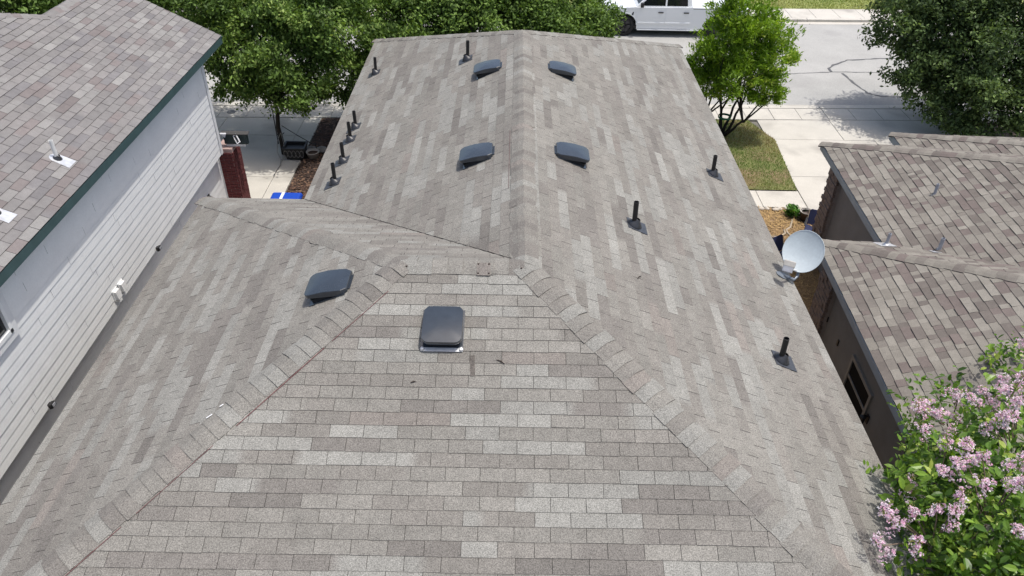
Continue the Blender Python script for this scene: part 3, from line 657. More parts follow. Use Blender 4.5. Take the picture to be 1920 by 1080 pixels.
# window and door zone on the shaded wall
wx = 0.30
def wl(y): return y - RC[1]                             # world y on the near wing wall (small rotation ignored)
wy0, wy1, wz0, wz1 = wl(1.16), wl(1.90), 0.15, 1.62
w_ = lr(MB().box(wx - 0.03, wx + 0.02, wy0 - 0.06, wy0, wz0, wz1).box(wx - 0.03, wx + 0.02, wy1, wy1 + 0.06, wz0, wz1).box(wx - 0.03, wx + 0.02, wy0 - 0.06, wy1 + 0.06, wz1, wz1 + 0.06).box(wx - 0.025, wx + 0.02, wy0, wy1, 1.32, 1.36)).build('window', M['frame_tan'], hr)
lr(MB().box(wx - 0.012, wx - 0.006, wy0, wy1, 1.36, wz1)).build('pane', M['screen'], w_)
lr(MB().box(wx - 0.010, wx - 0.004, wy0, wy1, wz0, 1.32)).build('pane', M['screen'], w_)
for y in (3.61, 3.11, 2.53): lr(MB().box(wx - 0.02, wx + 0.01, wl(y) - 0.02, wl(y) + 0.02, 1.36, 1.46)).build('weep_vent', M['carblack'], hr)

# ------------------------------------------------------------------ roof vents and pipes
def frame_on(p, up, n):
    n = Vector(n).normalized(); up = Vector(up); up = (up - n * up.dot(n)).normalized(); x = up.cross(n)
    return Matrix(((x.x, up.x, n.x, p[0]), (x.y, up.y, n.y, p[1]), (x.z, up.z, n.z, p[2]), (0, 0, 0, 1)))
def vent_parts(root, metal_ears=False):
    hw, y0, y1 = 0.195, -0.225, 0.225
    def outline(k):
        P = []; r = 0.07
        for i in range(7): a = math.radians(-90 + 15 * i); P.append((hw - r + r * math.cos(a), y0 + r + r * math.sin(a)))
        P += [(hw, -0.02), (hw, 0.10), (hw - 0.004, y1 - 0.05), (hw - 0.04, y1)]
        P += [(-hw + 0.04, y1), (-hw + 0.004, y1 - 0.05), (-hw, 0.10), (-hw, -0.02)]
        for i in range(7): a = math.radians(180 + 15 * i); P.append((-hw + r + r * math.cos(a), y0 + r + r * math.sin(a)))
        return [(x * k, y * k) for x, y in P]
    def zt(y): t = (y1 - y) / (y1 - y0); return 0.045 + 0.085 * math.sin(t * 1.75)
    def low(y): return 0.006 + 0.080 * min(1, max(0, (0.13 - y) / 0.30))
    rings = [[(x, y, low(y) if m_ == 'l' else zt(y) - 0.020 if m_ == 's' else zt(y) - 0.004 if m_ == 'm' else zt(y) + 0.012 * (1 - k)) for x, y in outline(k)]
             for k, m_ in ((0.97, 'l'), (0.99, 'l'), (1.0, 's'), (0.995, 'm'), (0.98, 't'), (0.75, 't'), (0.5, 't'), (0.25, 't'))]
    mb = MB(); n = len(rings[0]); v = [p for r_ in rings for p in r_]; f = []
    for i in range(len(rings) - 1):
        for k in range(n): f.append((i * n + k, i * n + (k + 1) % n, (i + 1) * n + (k + 1) % n, (i + 1) * n + k))
    f.append(tuple((len(rings) - 1) * n + k for k in range(n))); mb.add(v, f)
    h = mb.build('hood', M['blackplastic'], root, smooth=True); m_ = h.modifiers.new('edge', 'EDGE_SPLIT'); m_.split_angle = math.radians(26)
    MB().prism([(x, y) for x, y in outline(0.90)], 0.004, 0.05).build('throat', M['vent_dark'], root)
    MB().box(-0.205, 0.205, -0.215, 0.20, 0.006, 0.011).box(-0.12, 0.12, 0.20, 0.245, 0.006, 0.011).build('flange', M['blackplastic'], root)
    if metal_ears:
        MB().box(-0.20, 0.20, -0.258, -0.216, 0.008, 0.013).build('front_flashing', M['galv'], root, bevel=0.002)
        for s_ in (-1, 1): MB().lathe([(0, 0.03), (0.016, 0.028), (0.022, 0.012), (0.024, 0.008)], 10, Matrix.Translation((s_ * 0.185, -0.235, 0.004))).build('fixing', M['galv'], root)
def pt_R(x, y): return Vector((x, y, RZ - (RZ - EZ) / W * x))
def pt_L(x, y): return Vector((x, y, RZ + (RZ - EZ) / WL * x))
def pt_N(x, y): return Vector((x, y, RZ + (RZ - EZ) / -YN * y))
def pt_W(x, y): return Vector((x, y, RZ + (RZ - EZ) / W * (x + AX)))
G = 'black slant-back vents on the middle roof'
first = None
for p, up, n, lab, ears in ((pt_L(-0.56, 5.98), (1, 0, 0), nL, 'black roof vent left of the ridge at its far end, beside a lone black pipe', 0),
                            (pt_L(-0.60, 2.88), (1, 0, 0), nL, 'black roof vent left of the ridge, the nearer one of that slope', 0),
                            (pt_R(0.64, 6.00), (-1, 0, 0), nR, 'black roof vent right of the ridge at its far end', 0),
                            (pt_R(0.64, 2.93), (-1, 0, 0), nR, 'black roof vent right of the ridge, the nearer one of that slope', 0),
                            (pt_W(-2.00, -0.08), (1, 0, 0), nW, 'black roof vent alone on the left wing slope beside the hip', 0),
                            (pt_N(-0.785, -0.73), (0, 1, 0), nN, 'shiny black roof vent on the near slope with silver flashing at its foot', 1)):
    r_ = thing('roof_vent', None, lab, 'roof vent', G, mat=frame_on(p + Vector(n) * 0.006, up, n)); vent_parts(r_, ears)

def pipe_thing(p, up, n, h, lab, group, pm='pipe_black', boot='rubber', fl='flash_dark', rad=0.03, shape='sheet', cat='vent pipe', lean=(0, 0)):
    r_ = thing('vent_pipe', p, lab, cat, group); F = frame_on((0, 0, 0), up, n)
    base = MB()
    if shape == 'sheet': poly = [(-0.13, -0.17), (0.13, -0.17), (0.12, 0.10), (-0.12, 0.10)]
    else: poly = [(-0.10, -0.20), (0.10, -0.20), (0.095, -0.02)] + [(0.095 * math.cos(a), 0.01 + 0.095 * math.sin(a)) for a in np.linspace(0.2, math.pi - 0.2, 8)] + [(-0.095, -0.02)]
    base.prism(poly, 0.010, 0.014); base.v = [tuple(F @ Vector(q)) for q in base.v]; base.build('flashing', M[fl], r_)
    prof = [(0.095, 0.010), (0.098, 0.022), (0.080, 0.035), (0.078, 0.045), (0.058, 0.058), (0.056, 0.068), (0.040, 0.080), (0.036, 0.100), (0.030, 0.105)]
    kb = 1.0 if pm == 'pipe_black' else 0.62
    mb = MB().lathe([(max(a_ * kb, rad - 0.002), b_ * kb) for a_, b_ in prof], 18, F); mb.build('boot', M[boot], r_, smooth=True)
    Z = Vector((lean[0], lean[1], 1)).normalized()
    Q = Matrix.Translation((0, 0, 0)) @ Z.to_track_quat('Z', 'Y').to_matrix().to_4x4()
    mb = MB().lathe([(rad, 0.0), (rad, h), (rad - 0.005, h + 0.001), (rad - 0.006, h - 0.01), (rad - 0.006, h - 0.12), (0.0, h - 0.12)], 16, Q); o = mb.build('pipe', M[pm], r_, smooth=True)
    m_ = o.modifiers.new('edge', 'EDGE_SPLIT'); m_.split_angle = math.radians(40)
    return r_
GP = 'black vent pipes on the middle roof'
for x, y, h, lab in ((-2.96, 8.67, 0.33, 'black vent pipe near the far left corner of the middle roof'),
                     (-0.98, 7.02, 0.34, 'tall black vent pipe near the far end of the ridge, left of it'),
                     (-2.92, 6.06, 0.31, 'farthest of the four black vent pipes in a row along the left eave'),
                     (-2.92, 5.56, 0.33, 'second farthest of the four black vent pipes in a row along the left eave'),
                     (-2.89, 4.75, 0.33, 'third of the four black vent pipes in a row along the left eave'),
                     (-2.89, 4.03, 0.34, 'nearest of the four black vent pipes along the left eave, by the valley')):
    pipe_thing(pt_L(x, y), (1, 0, 0), nL, h, lab, GP, lean=(random.Random(int(y * 10)).uniform(-0.03, 0.03), 0.0))
for x, y, h, lab in ((3.05, 4.44, 0.33, 'black vent pipe close to the right eave above the lawn'),
                     (1.40, 1.73, 0.34, 'black vent pipe in the middle of the right slope'),
                     (2.91, -0.03, 0.32, 'nearest black vent pipe on the right slope below the satellite dish')):
    pipe_thing(pt_R(x, y), (-1, 0, 0), nR, h, lab, GP, lean=(-0.02, 0.01), rad=0.032)
pipe_thing(Vector((-6.38, 2.96, 4.09)), (-1, 0, 0), nLr, 0.28, 'white vent pipe with grey collar and silver flashing on the left roof', 'vent pipes on the neighbours', 'pvc', 'rubber', 'galv', 0.026, 'tongue')
pipe_thing(Vector((-6.42, 1.50, 4.11)), (-1, 0, 0), nLr, 0.28, 'vent pipe on the left roof with only its silver flashing in view', 'vent pipes on the neighbours', 'pvc', 'rubber', 'galv', 0.026, 'tongue')
def rr_n(v): return (TR(v) - TR((0, 0, 0))).normalized()
pipe_thing(Vector((6.74, 4.52, 2.86)), (1, 0, 0), rr_n((-MR, 0, 1)), 0.24, 'grey vent pipe with broad white flashing on the right roof', 'vent pipes on the neighbours', 'pvc_grey', 'galv', 'galv', 0.024, 'tongue')
def far_z(x, y):                                        # the wing's far slope
    lx = (x - RC[0]) * ca_ + (y - RC[1]) * sa_; ly = -(x - RC[0]) * sa_ + (y - RC[1]) * ca_; return ER - MR * ly
pipe_thing(Vector((5.65, 3.47, far_z(5.65, 3.47))), (0, -1, 0), rr_n((0, MR, 1)), 0.22, 'thin grey vent pipe behind the right hip, the one nearer the dish', 'vent pipes on the neighbours', 'pvc_grey', 'galv', 'galv', 0.024, 'sheet')
pipe_thing(Vector((6.27, 3.14, far_z(6.27, 3.14))), (0, -1, 0), rr_n((0, MR, 1)), 0.24, 'thin grey vent pipe behind the right hip, the one farther from the dish', 'vent pipes on the neighbours', 'pvc_grey', 'galv', 'galv', 0.028, 'sheet')

# ------------------------------------------------------------------ satellite dish
dn = Vector((-0.40, -0.72, 0.57)).normalized(); dc = Vector((3.76, 2.06, 3.385))
foot = pt_R(3.55, 1.97)
ds = thing('satellite_dish', foot, 'pale blue-grey satellite dish on the right eave of the middle roof', 'satellite dish')
dv_ = Vector((0, 0, -1)); dv_ = (dv_ - dn * dv_.dot(dn)).normalized(); sv_ = (-dv_).cross(dn).normalized() * 0.86; uv_ = -dv_ * 0.93
Q = Matrix(((sv_.x, uv_.x, dn.x, dc.x - foot.x), (sv_.y, uv_.y, dn.y, dc.y - foot.y), (sv_.z, uv_.z, dn.z, dc.z - foot.z), (0, 0, 0, 1)))
prof = [(0.0, -0.055)] + [(0.3 * t, -0.055 + 0.055 * t * t) for t in (0.2, 0.4, 0.6, 0.8, 0.95, 1.0)] + [(0.306, 0.006), (0.310, 0.0), (0.308, -0.012), (0.29, -0.014)] + [(0.3 * t, -0.067 + 0.055 * t * t) for t in (0.9, 0.6, 0.3, 0.0)]
MB().lathe(prof, 40, Q).build('reflector', M['dish'], ds, smooth=True)
upv = (Q.to_3x3() @ Vector((0, 1, 0)))
downv = Vector((0, 0, -1)); downv = (downv - dn * downv.dot(dn)).normalized(); sidev = downv.cross(dn).normalized()
bot = dc + downv * 0.27
lnb = dc + downv * 0.17 + dn * 0.30 + Vector((-0.10, 0.0, -0.03))
mb = MB().bar(bot + dn * -0.03 - foot, lnb + downv * 0.06 - foot, 0.03, 0.022); mb.build('feed_arm', M['pvc'], ds, bevel=0.004)
mb = MB(); X = sidev; mb.bar(lnb - X * 0.075 - foot, lnb + X * 0.075 - foot, 0.085, 0.075, up=dn); mb.build('receiver', M['lnb'], ds, bevel=0.012)
mb = MB().lathe([(0.0, 0.0), (0.022, 0.0), (0.024, 0.03), (0.0, 0.03)], 12, Matrix.Translation(lnb - dn * 0.055 - foot) @ dn.to_track_quat('Z', 'Y').to_matrix().to_4x4()); mb.build('feed_horn', M['vent_dark'], ds)
mb = MB().bar(lnb + downv * 0.07 - X * 0.065 - foot, lnb + downv * 0.07 + X * 0.065 - foot, 0.09, 0.07, up=dn); mb.build('receiver_box', M['pvc_grey'], ds, bevel=0.01)
elbow = Vector((3.66, 1.86, 3.06))
mb = MB().tube([dc - dn * 0.08 - foot, dc - dn * 0.13 + downv * 0.12 - foot, elbow + Vector((0.05, 0.05, 0.02)) - foot, elbow - foot, foot + nR * 0.02 - foot], 0.022, 10); mb.build('mast', M['dish_metal'], ds, smooth=True)
Fm = frame_on((0, 0, 0), (-1, 0, 0), nR); mb = MB().prism([(-0.06, -0.05), (0.06, -0.05), (0.075, 0.04), (0.03, 0.12), (-0.03, 0.12), (-0.075, 0.04)], 0.010, 0.02); mb.v = [tuple(Fm @ Vector(q)) for q in mb.v]; mb.build('foot_plate', M['dish_metal'], ds)
mb = MB().bar(dc - dn * 0.10 - X * 0.06 - foot, dc - dn * 0.10 + X * 0.06 - foot, 0.12, 0.05, up=dn); mb.build('back_bracket', M['dish_metal'], ds)

# ------------------------------------------------------------------ small things on the walls
def wallbox(y, z, lab, k):
    o = thing('exhaust_hood', (XW - 0.03, y, z), lab, 'wall vent', 'white vents on the siding')
    MB().add([(0, -0.06, -0.07), (0.07, -0.06, -0.06), (0.05, -0.06, 0.08), (0, -0.06, 0.08), (0, 0.06, -0.07), (0.07, 0.06, -0.06), (0.05, 0.06, 0.08), (0, 0.06, 0.08)], [(0, 1, 2, 3), (7, 6, 5, 4), (1, 5, 6, 2), (0, 4, 5, 1), (2, 6, 7, 3), (3, 7, 4, 0)]).build('hood', M['pvc'], o, bevel=0.006)
    MB().box(-0.003, 0.012, -0.075, 0.075, -0.085, 0.095).build('plate', M['trim_white'], o)
wallbox(2.78, 1.90, 'white vent hood low on the siding, nearer the camera of the pair', 0); wallbox(2.98, 1.90, 'white vent hood low on the siding, farther from the camera of the pair', 1)
def floodlight(p, lab):
    o = thing('security_light', p, lab, 'wall light', 'small black lights on the siding')
    MB().box(0.0, 0.02, -0.03, 0.03, -0.03, 0.03).build('mount', M['carblack'], o)
    MB().add([(0.02, -0.045, -0.045), (0.075, -0.045, -0.02), (0.06, -0.045, 0.045), (0.02, -0.045, 0.035), (0.02, 0.045, -0.045), (0.075, 0.045, -0.02), (0.06, 0.045, 0.045), (0.02, 0.045, 0.035)], [(0, 1, 2, 3), (7, 6, 5, 4), (1, 5, 6, 2), (0, 4, 5, 1), (2, 6, 7, 3), (3, 7, 4, 0)]).build('housing', M['carblack'], o, bevel=0.006)
    MB().box(0.066, 0.074, -0.03, 0.03, -0.012, 0.03).build('lens', M['pvc_grey'], o)
floodlight((XW - 0.035, 4.31, 1.72), 'small black light at the foot of the upper siding, halfway along the wall')
floodlight((XW - 0.035, 0.61, 1.73), 'small black light at the foot of the upper siding, nearest the camera')
o = thing('hose_bib', (-6.30, 7.04, 1.11), 'small round black fitting on the lower siding beside the brick pier', 'wall fitting')
MB().lathe([(0.0, 0.08), (0.045, 0.075), (0.06, 0.04), (0.06, 0.0)], 14, Matrix.Rotation(math.radians(90), 4, 'Y')).build('cap', M['carblack'], o, smooth=True)
MB().box(-0.01, 0.012, -0.07, 0.07, -0.07, 0.07).build('plate', M['metal_dark'], o)
o = thing('solar_light', (-5.88, 8.10, 1.93), 'white-framed solar panel light on the dark eave return above the brick pier', 'solar light')
Ms = Matrix.Rotation(math.radians(-38), 4, 'Y') @ Matrix.Rotation(math.radians(55), 4, 'X')
def tm(mb, Mx): mb.v = [tuple(Mx @ Vector(q)) for q in mb.v]; return mb
tm(MB().box(-0.045, 0.045, -0.10, -0.08, 0, 0.02).box(-0.045, 0.045, 0.08, 0.10, 0, 0.02).box(-0.045, -0.03, -0.08, 0.08, 0, 0.02).box(0.03, 0.045, -0.08, 0.08, 0, 0.02), Matrix.Translation((0.03, -0.06, 0.02)) @ Ms).build('frame', M['white_print'], o)
tm(MB().box(-0.03, 0.03, -0.08, 0.08, 0.004, 0.012), Matrix.Translation((0.03, -0.06, 0.02)) @ Ms).build('panel', M['litdark'], o)
MB().bar((-0.06, 0.02, -0.03), (0.0, -0.04, 0.0), 0.02, 0.02).build('bracket', M['white_print'], o)
o = thing('wall_lantern', TR((0.30, wl(1.02), 1.32)), 'black wall lantern beside the dark window of the right house', 'lantern')
MB().box(-0.015, 0.01, -0.035, 0.035, -0.07, 0.07).build('back_plate', M['metal_dark'], o)
MB().lathe([(0.0, 0.07), (0.05, 0.04), (0.042, 0.035), (0.035, -0.06), (0.02, -0.075), (0, -0.075)], 6, Matrix.Translation((-0.075, 0, 0))).build('lamp_body', M['metal_dark'], o)
MB().bar((-0.01, 0, 0.05), (-0.075, 0, 0.075), 0.015, 0.015).build('arm', M['metal_dark'], o)

# ------------------------------------------------------------------ marks and debris on the roof
def strip(name, a, b, w, m, parent, n, lift=0.02):
    a = Vector(a); b = Vector(b); n = Vector(n); x = (b - a).normalized().cross(n).normalized() * w / 2; l0 = parent.parent.location
    MB().add([a + x + n * lift - l0, a - x + n * lift - l0, b - x + n * lift - l0, b + x + n * lift - l0], [(0, 1, 2, 3)]).build(name, m, parent)
hipd = (Vector(NL) - Vector(JA)).normalized(); inw = nN.cross(hipd); inw = inw if inw.x > 0 else -inw
for t0_, t1_, o_, w_ in ((0.35, 1.1, 0.163, 0.006), (1.2, 2.25, 0.166, 0.008), (2.5, 3.3, 0.163, 0.005), (3.45, 5.2, 0.166, 0.006)): strip('chalk_line', Vector(JA) + hipd * t0_ + inw * o_, Vector(JA) + hipd * t1_ + inw * (o_ + 0.004), w_, M['chalk_red'], roof_main, nN, 0.0125)
strip('chalk_line', pt_L(-0.178, 3.3), pt_L(-0.178, 1.7), 0.004, M['chalk_red'], roof_main, nL, 0.0125)
hw_ = nW.cross(hipd); hw_ = hw_ if hw_.x < 0 else -hw_
for t, L_ in ((2.23, 0.035), (2.38, 0.055)):
    c = Vector(JA) + hipd * t + hw_ * 0.14; strip('paint_mark', c, c + Vector((L_ * 0.9, L_ * 0.55, L_ * 0.35)), 0.014, M['white_mark'], roof_main, nW, 0.022)
rng = random.Random(77)
GT = 'twigs and bits lying on the middle roof'
for p, n, ang, L_, lab in ((pt_R(1.31, 0.55), nR, -0.6, 0.10, 'dark twig lying in the middle of the right slope'),
                           (pt_N(-0.22, -1.06), nN, -0.5, 0.085, 'dark twig lying just right of the near vent'),
                           (pt_N(-1.03, -1.27), nN, 0.3, 0.05, 'short dark twig lying below the near vent')):
    t = thing('twig', p, lab, 'twig', GT); F = frame_on((0, 0, 0), (0, 1, 0) if n is nN else (-1, 0, 0), n); d = Vector((math.cos(ang), math.sin(ang), 0))
    mb = MB().tube([-d * L_ / 2 + Vector((0, 0, 0.014)), Vector((0.004, 0.006, 0.017)), d * L_ / 2 + Vector((0, 0, 0.014))], [0.004, 0.006, 0.003], 6); mb.v = [tuple(F @ Vector(q)) for q in mb.v]; mb.build('stick', M['twig'], t)
    mb = MB().tube([Vector((0.004, 0.006, 0.017)), Vector((0.004, 0.006, 0.017)) + Vector((d.y, -d.x, 0.1)) * L_ * 0.22], [0.003, 0.002], 5); mb.v = [tuple(F @ Vector(q)) for q in mb.v]; mb.build('side_shoot', M['twig'], t)
a_ = pt_N(-0.49, -1.0); strip('stain', a_, pt_N(-0.478, -1.20), 0.045, M['stain'], roof_main, nN, 0.0095)
# nail heads and a patch tab on the cross ridge
for x, y in ((-1.20, -0.07), (-0.03, -0.07), (-0.47, -0.03), (-0.36, -0.03), (-0.47, -0.135), (-0.36, -0.135)):
    l0 = hs.location; c = pt_N(x, y) + nN * 0.021 - l0
    mb = MB().lathe([(0, 0.004), (0.009, 0.003), (0.011, -0.004)], 8, Matrix.Translation(c)); mb.build('nail_head', M['twig'], roof_main)
c = pt_N(-0.415, -0.085); F = frame_on(c - hs.location, (0, 1, 0), nN)
mb = MB().box(-0.07, 0.07, -0.08, 0.075, 0.012, 0.019, (0.19, 0.172, 0.155)); mb.v = [tuple(F @ Vector(q)) for q in mb.v]; mb.build('patch', M['shingle'], roof_main, colored=True)

# ------------------------------------------------------------------ trees
def crown_mesh(name, blobs, n_twig, per, leaf, aspect, pal, seed, m, parent, shell=0.55, tw=0.16, droop=0.0, up=0.4, wob=0.25, clump=14, csize=0.14):
    r = np.random.default_rng(seed); B = np.array([[*b[0], *b[1]] for b in blobs]); vol = B[:, 3] * B[:, 4] * B[:, 5]; bi = r.choice(len(B), n_twig, p=vol ** 0.8 / np.sum(vol ** 0.8))
    d = r.normal(size=(n_twig, 3)); d /= np.linalg.norm(d, axis=1, keepdims=True)
    # uneven outline: lumps on the blob surface
    ph = r.uniform(0, 6.28, (len(B), 6)); lump = 1 + wob * (np.sin(3.1 * d[:, 0] * 2 + ph[bi, 0]) * np.sin(2.7 * d[:, 1] * 2 + ph[bi, 1]) + 0.5 * np.sin(5.3 * d[:, 2] * 2 + ph[bi, 2]) * np.sin(4.9 * d[:, 0] * 2 + ph[bi, 3]))
    rad = shell + (1 - shell) * r.random(n_twig) ** 0.6; c = B[bi, :3] + d * B[bi, 3:] * (rad * lump)[:, None]
    ncl = max(4, n_twig // clump); pick = r.integers(0, ncl, n_twig); cs = B[bi, 3:].mean(1, keepdims=True)[pick] * csize
    c = c[pick] + r.normal(0, 1, (n_twig, 3)) * cs * np.array([1, 1, 0.75]); d = d[pick]; rad = rad[pick]
    n = n_twig * per; cc = np.repeat(c, per, 0) + r.normal(0, tw, (n, 3)) * np.array([1, 1, 0.7]); dd = np.repeat(d, per, 0)
    ax = r.normal(size=(n, 3)) + dd * 0.8 + np.array([0, 0, -droop]); ax /= np.linalg.norm(ax, axis=1, keepdims=True)
    nn = r.normal(size=(n, 3)) + np.array([0, 0, up * 2.2]) + dd * 0.5; nn -= ax * np.sum(nn * ax, 1, keepdims=True); nn /= np.linalg.norm(nn, axis=1, keepdims=True); sd = np.cross(ax, nn)
    L_ = leaf * r.uniform(0.65, 1.3, (n, 1)); w = L_ * aspect * r.uniform(0.8, 1.2, (n, 1))
    v = np.stack([cc - ax * L_ / 2, cc + sd * w / 2 + nn * w * 0.12, cc + ax * L_ / 2, cc - sd * w / 2 + nn * w * 0.12], 1).reshape(-1, 3); f = np.arange(4 * n).reshape(n, 4)
    pal = np.array(pal); tc = np.clip(r.random(ncl)[pick] * 0.7 + r.random(n_twig) * 0.3, 0, 1); outer = np.clip(np.repeat(rad, per), 0, 1)
    k = np.clip((np.repeat(tc, per) * 0.6 + r.random(n) * 0.4) * len(pal), 0, len(pal) - 1e-3).astype(int)
    col = pal[k] * r.uniform(0.75, 1.25, (n, 1))
    return mesh_np(name, v - np.array(parent.location), f, np.repeat(col, 4, 0), m, parent)
def limbs(parent, base, blobs, r0, m, seed, fork=0.45, n=6, name='limb', stems=1, spread=0.12):
    r = random.Random(seed); l0 = parent.location; base = Vector(base)
    tops = [Vector(b[0]) for b in blobs]
    for s_ in range(stems):
        a = 6.28 * s_ / max(1, stems) + r.uniform(-0.3, 0.3); off = Vector((math.cos(a), math.sin(a), 0)) * (spread if stems > 1 else 0)
        tgt = tops[s_ % len(tops)] if stems > 1 else sum(tops, Vector()) / len(tops)
        f = base.lerp(tgt, fork) + off * 2.0 if stems > 1 else Vector((base.x + r.uniform(-.05, .05), base.y, base.z + (tgt.z - base.z) * fork))
        pts = [base + off * 0.4 - l0]; 
        for k in range(1, 5): pts.append(base.lerp(f, k / 4) + off * (0.4 + 0.15 * k) + Vector((r.uniform(-.03, .03), r.uniform(-.03, .03), 0)) - l0)
        MB().tube(pts, [r0 * (1.25 if k == 0 else 1 - 0.09 * k) for k in range(5)], 9).build('trunk', m, parent, smooth=True)
        top = pts[-1] + l0
        for k in range(n):
            t = tops[(k + s_) % len(tops)] + Vector((r.uniform(-.5, .5), r.uniform(-.5, .5), r.uniform(-.2, .5))); mid = top.lerp(t, 0.5) + Vector((r.uniform(-.15, .15), r.uniform(-.15, .15), 0.12))
            MB().tube([top - l0 - Vector((0, 0, 0.05)), mid - l0, t - l0], [r0 * 0.6, r0 * 0.38, r0 * 0.12], 7).build(name, m, parent, smooth=True)
OAK = [(0.048, 0.083, 0.021), (0.075, 0.128, 0.030), (0.125, 0.206, 0.045), (0.188, 0.288, 0.062), (0.300, 0.388, 0.112)]
t = thing('oak_tree', (-5.95, 11.2, 0), 'spreading oak over the left driveway, its thin dark trunk in view', 'tree', 'oaks in front of the houses')
bA = [((-5.9, 11.6, 2.9), (1.5, 1.3, 1.1)), ((-4.7, 12.0, 3.1), (1.2, 1.2, 1.0)), ((-6.6, 12.3, 3.4), (1.2, 1.2, 1.1)), ((-5.4, 13.0, 4.0), (1.6, 1.4, 1.2)), ((-4.2, 12.6, 2.6), (0.9, 0.9, 0.9)), ((-5.5, 11.0, 1.85), (1.1, 0.7, 0.55)), ((-4.35, 12.0, 1.75), (0.85, 0.8, 0.75)), ((-6.9, 11.7, 2.1), (0.8, 0.7, 0.6)), ((-6.3, 11.3, 1.9), (0.7, 0.6, 0.5)), ((-7.6, 13.2, 3.6), (1.2, 1.1, 1.0)), ((-3.6, 13.0, 3.0), (1.0, 1.0, 1.0))]
crown_mesh('crown', bA, 5200, 18, 0.10, 0.5, OAK, 21, M['leaf'], t, 0.55, 0.10, 0.5, clump=16)
limbs(t, (-5.95, 11.2, 0), bA, 0.065, M['bark_dark'], 4, 0.55, 8)
t = thing('oak_tree', (-0.6, 13.6, 0), 'dense dark green oak behind the far end of the middle roof', 'tree', 'oaks in front of the houses')
bB = [((-2.6, 13.2, 2.6), (1.3, 1.1, 1.1)), ((-0.9, 13.0, 2.7), (1.4, 1.0, 1.0)), ((0.7, 13.2, 2.5), (1.3, 1.0, 1.0)), ((1.85, 13.7, 2.45), (0.65, 0.9, 0.7)), ((-1.6, 14.0, 3.5), (1.9, 1.3, 1.1)), ((0.6, 14.1, 3.3), (1.5, 1.2, 1.1))]
crown_mesh('crown', bB, 5200, 18, 0.10, 0.5, OAK[:4] + [(0.18, 0.26, 0.07)], 22, M['leaf'], t, 0.5, 0.11, 0.4, clump=15)
limbs(t, (-0.6, 13.6, 0), bB, 0.11, M['bark'], 5, 0.5, 9)
t = thing('oak_tree', (-11.6, 12.5, 0), 'dark tree showing over the ridge of the left house', 'tree', 'oaks in front of the houses')
bF = [((-11.3, 11.4, 3.4), (1.8, 1.6, 1.7)), ((-12.6, 10.6, 3.3), (1.6, 1.6, 1.6)), ((-10.2, 13.0, 3.2), (1.6, 1.4, 1.5)), ((-9.0, 13.6, 3.6), (1.3, 1.2, 1.3))]
crown_mesh('crown', bF, 3000, 16, 0.12, 0.5, OAK[:4], 23, M['leaf'], t, 0.45, 0.2, 0.3)
limbs(t, (-11.6, 12.5, 0), bF, 0.12, M['bark'], 6, 0.5, 6)
t = thing('oak_tree', (12.4, 13.2, 0), 'big dark round-crowned tree behind the right roof, shading the driveway', 'tree', 'oaks in front of the houses')
bC = [((11.6, 13.9, 2.2), (1.7, 1.4, 1.5)), ((12.6, 12.9, 2.2), (1.7, 1.3, 1.5)), ((11.3, 14.6, 3.3), (1.5, 1.4, 1.2)), ((13.4, 13.8, 3.0), (1.7, 1.5, 1.6)), ((12.0, 12.4, 1.2), (1.3, 0.9, 0.9)), ((13.6, 12.2, 1.6), (1.3, 1.1, 1.2)), ((12.6, 14.4, 4.0), (1.5, 1.4, 1.0)), ((10.75, 14.3, 2.6), (1.15, 1.2, 1.2)), ((10.9, 13.4, 1.5), (0.9, 0.8, 0.9)), ((11.6, 12.9, 1.0), (1.1, 0.9, 0.8))]
crown_mesh('crown', bC, 5600, 18, 0.105, 0.5, [(0.035, 0.058, 0.023), (0.060, 0.095, 0.034), (0.100, 0.155, 0.052), (0.17, 0.245, 0.08)], 24, M['leaf'], t, 0.6, 0.10, 0.1, clump=13)
limbs(t, (12.4, 13.2, 0), bC, 0.13, M['bark'], 7, 0.4, 9)
t = thing('small_tree', (5.50, 12.75, 0), 'small bright green multi-stemmed tree on the lawn by the right eave', 'tree')
bD = [((5.2, 12.7, 2.3), (0.85, 0.8, 0.75)), ((6.0, 12.7, 2.45), (0.85, 0.8, 0.75)), ((5.6, 12.9, 3.1), (0.85, 0.8, 0.7)), ((6.55, 12.8, 2.1), (0.5, 0.55, 0.5)), ((4.75, 12.7, 2.05), (0.5, 0.6, 0.55)), ((5.5, 12.3, 1.75), (0.7, 0.5, 0.45)), ((6.2, 12.5, 1.5), (0.5, 0.4, 0.35)), ((5.2, 13.0, 3.6), (0.5, 0.5, 0.5)), ((6.45, 12.6, 1.35), (0.4, 0.4, 0.3)), ((4.9, 12.6, 1.6), (0.5, 0.5, 0.4)), ((5.8, 12.4, 1.25), (0.45, 0.35, 0.28)), ((7.0, 12.8, 2.3), (0.35, 0.4, 0.35))]
crown_mesh('crown', bD, 1500, 22, 0.125, 0.27, [(0.095, 0.175, 0.014), (0.14, 0.24, 0.018), (0.19, 0.32, 0.024), (0.25, 0.38, 0.035), (0.38, 0.46, 0.08)], 25, M['leaf_soft'], t, 0.5, 0.075, -0.7, 0.1, clump=9, csize=0.16)
limbs(t, (5.50, 12.75, 0), bD, 0.042, M['bark_dark'], 8, 0.38, 4, stems=6, spread=0.16)
MB().lathe([(0.17, 0.52), (0.175, 0.55), (0.17, 0.58)], 14).build('tie_band', M['green_tape'], t)

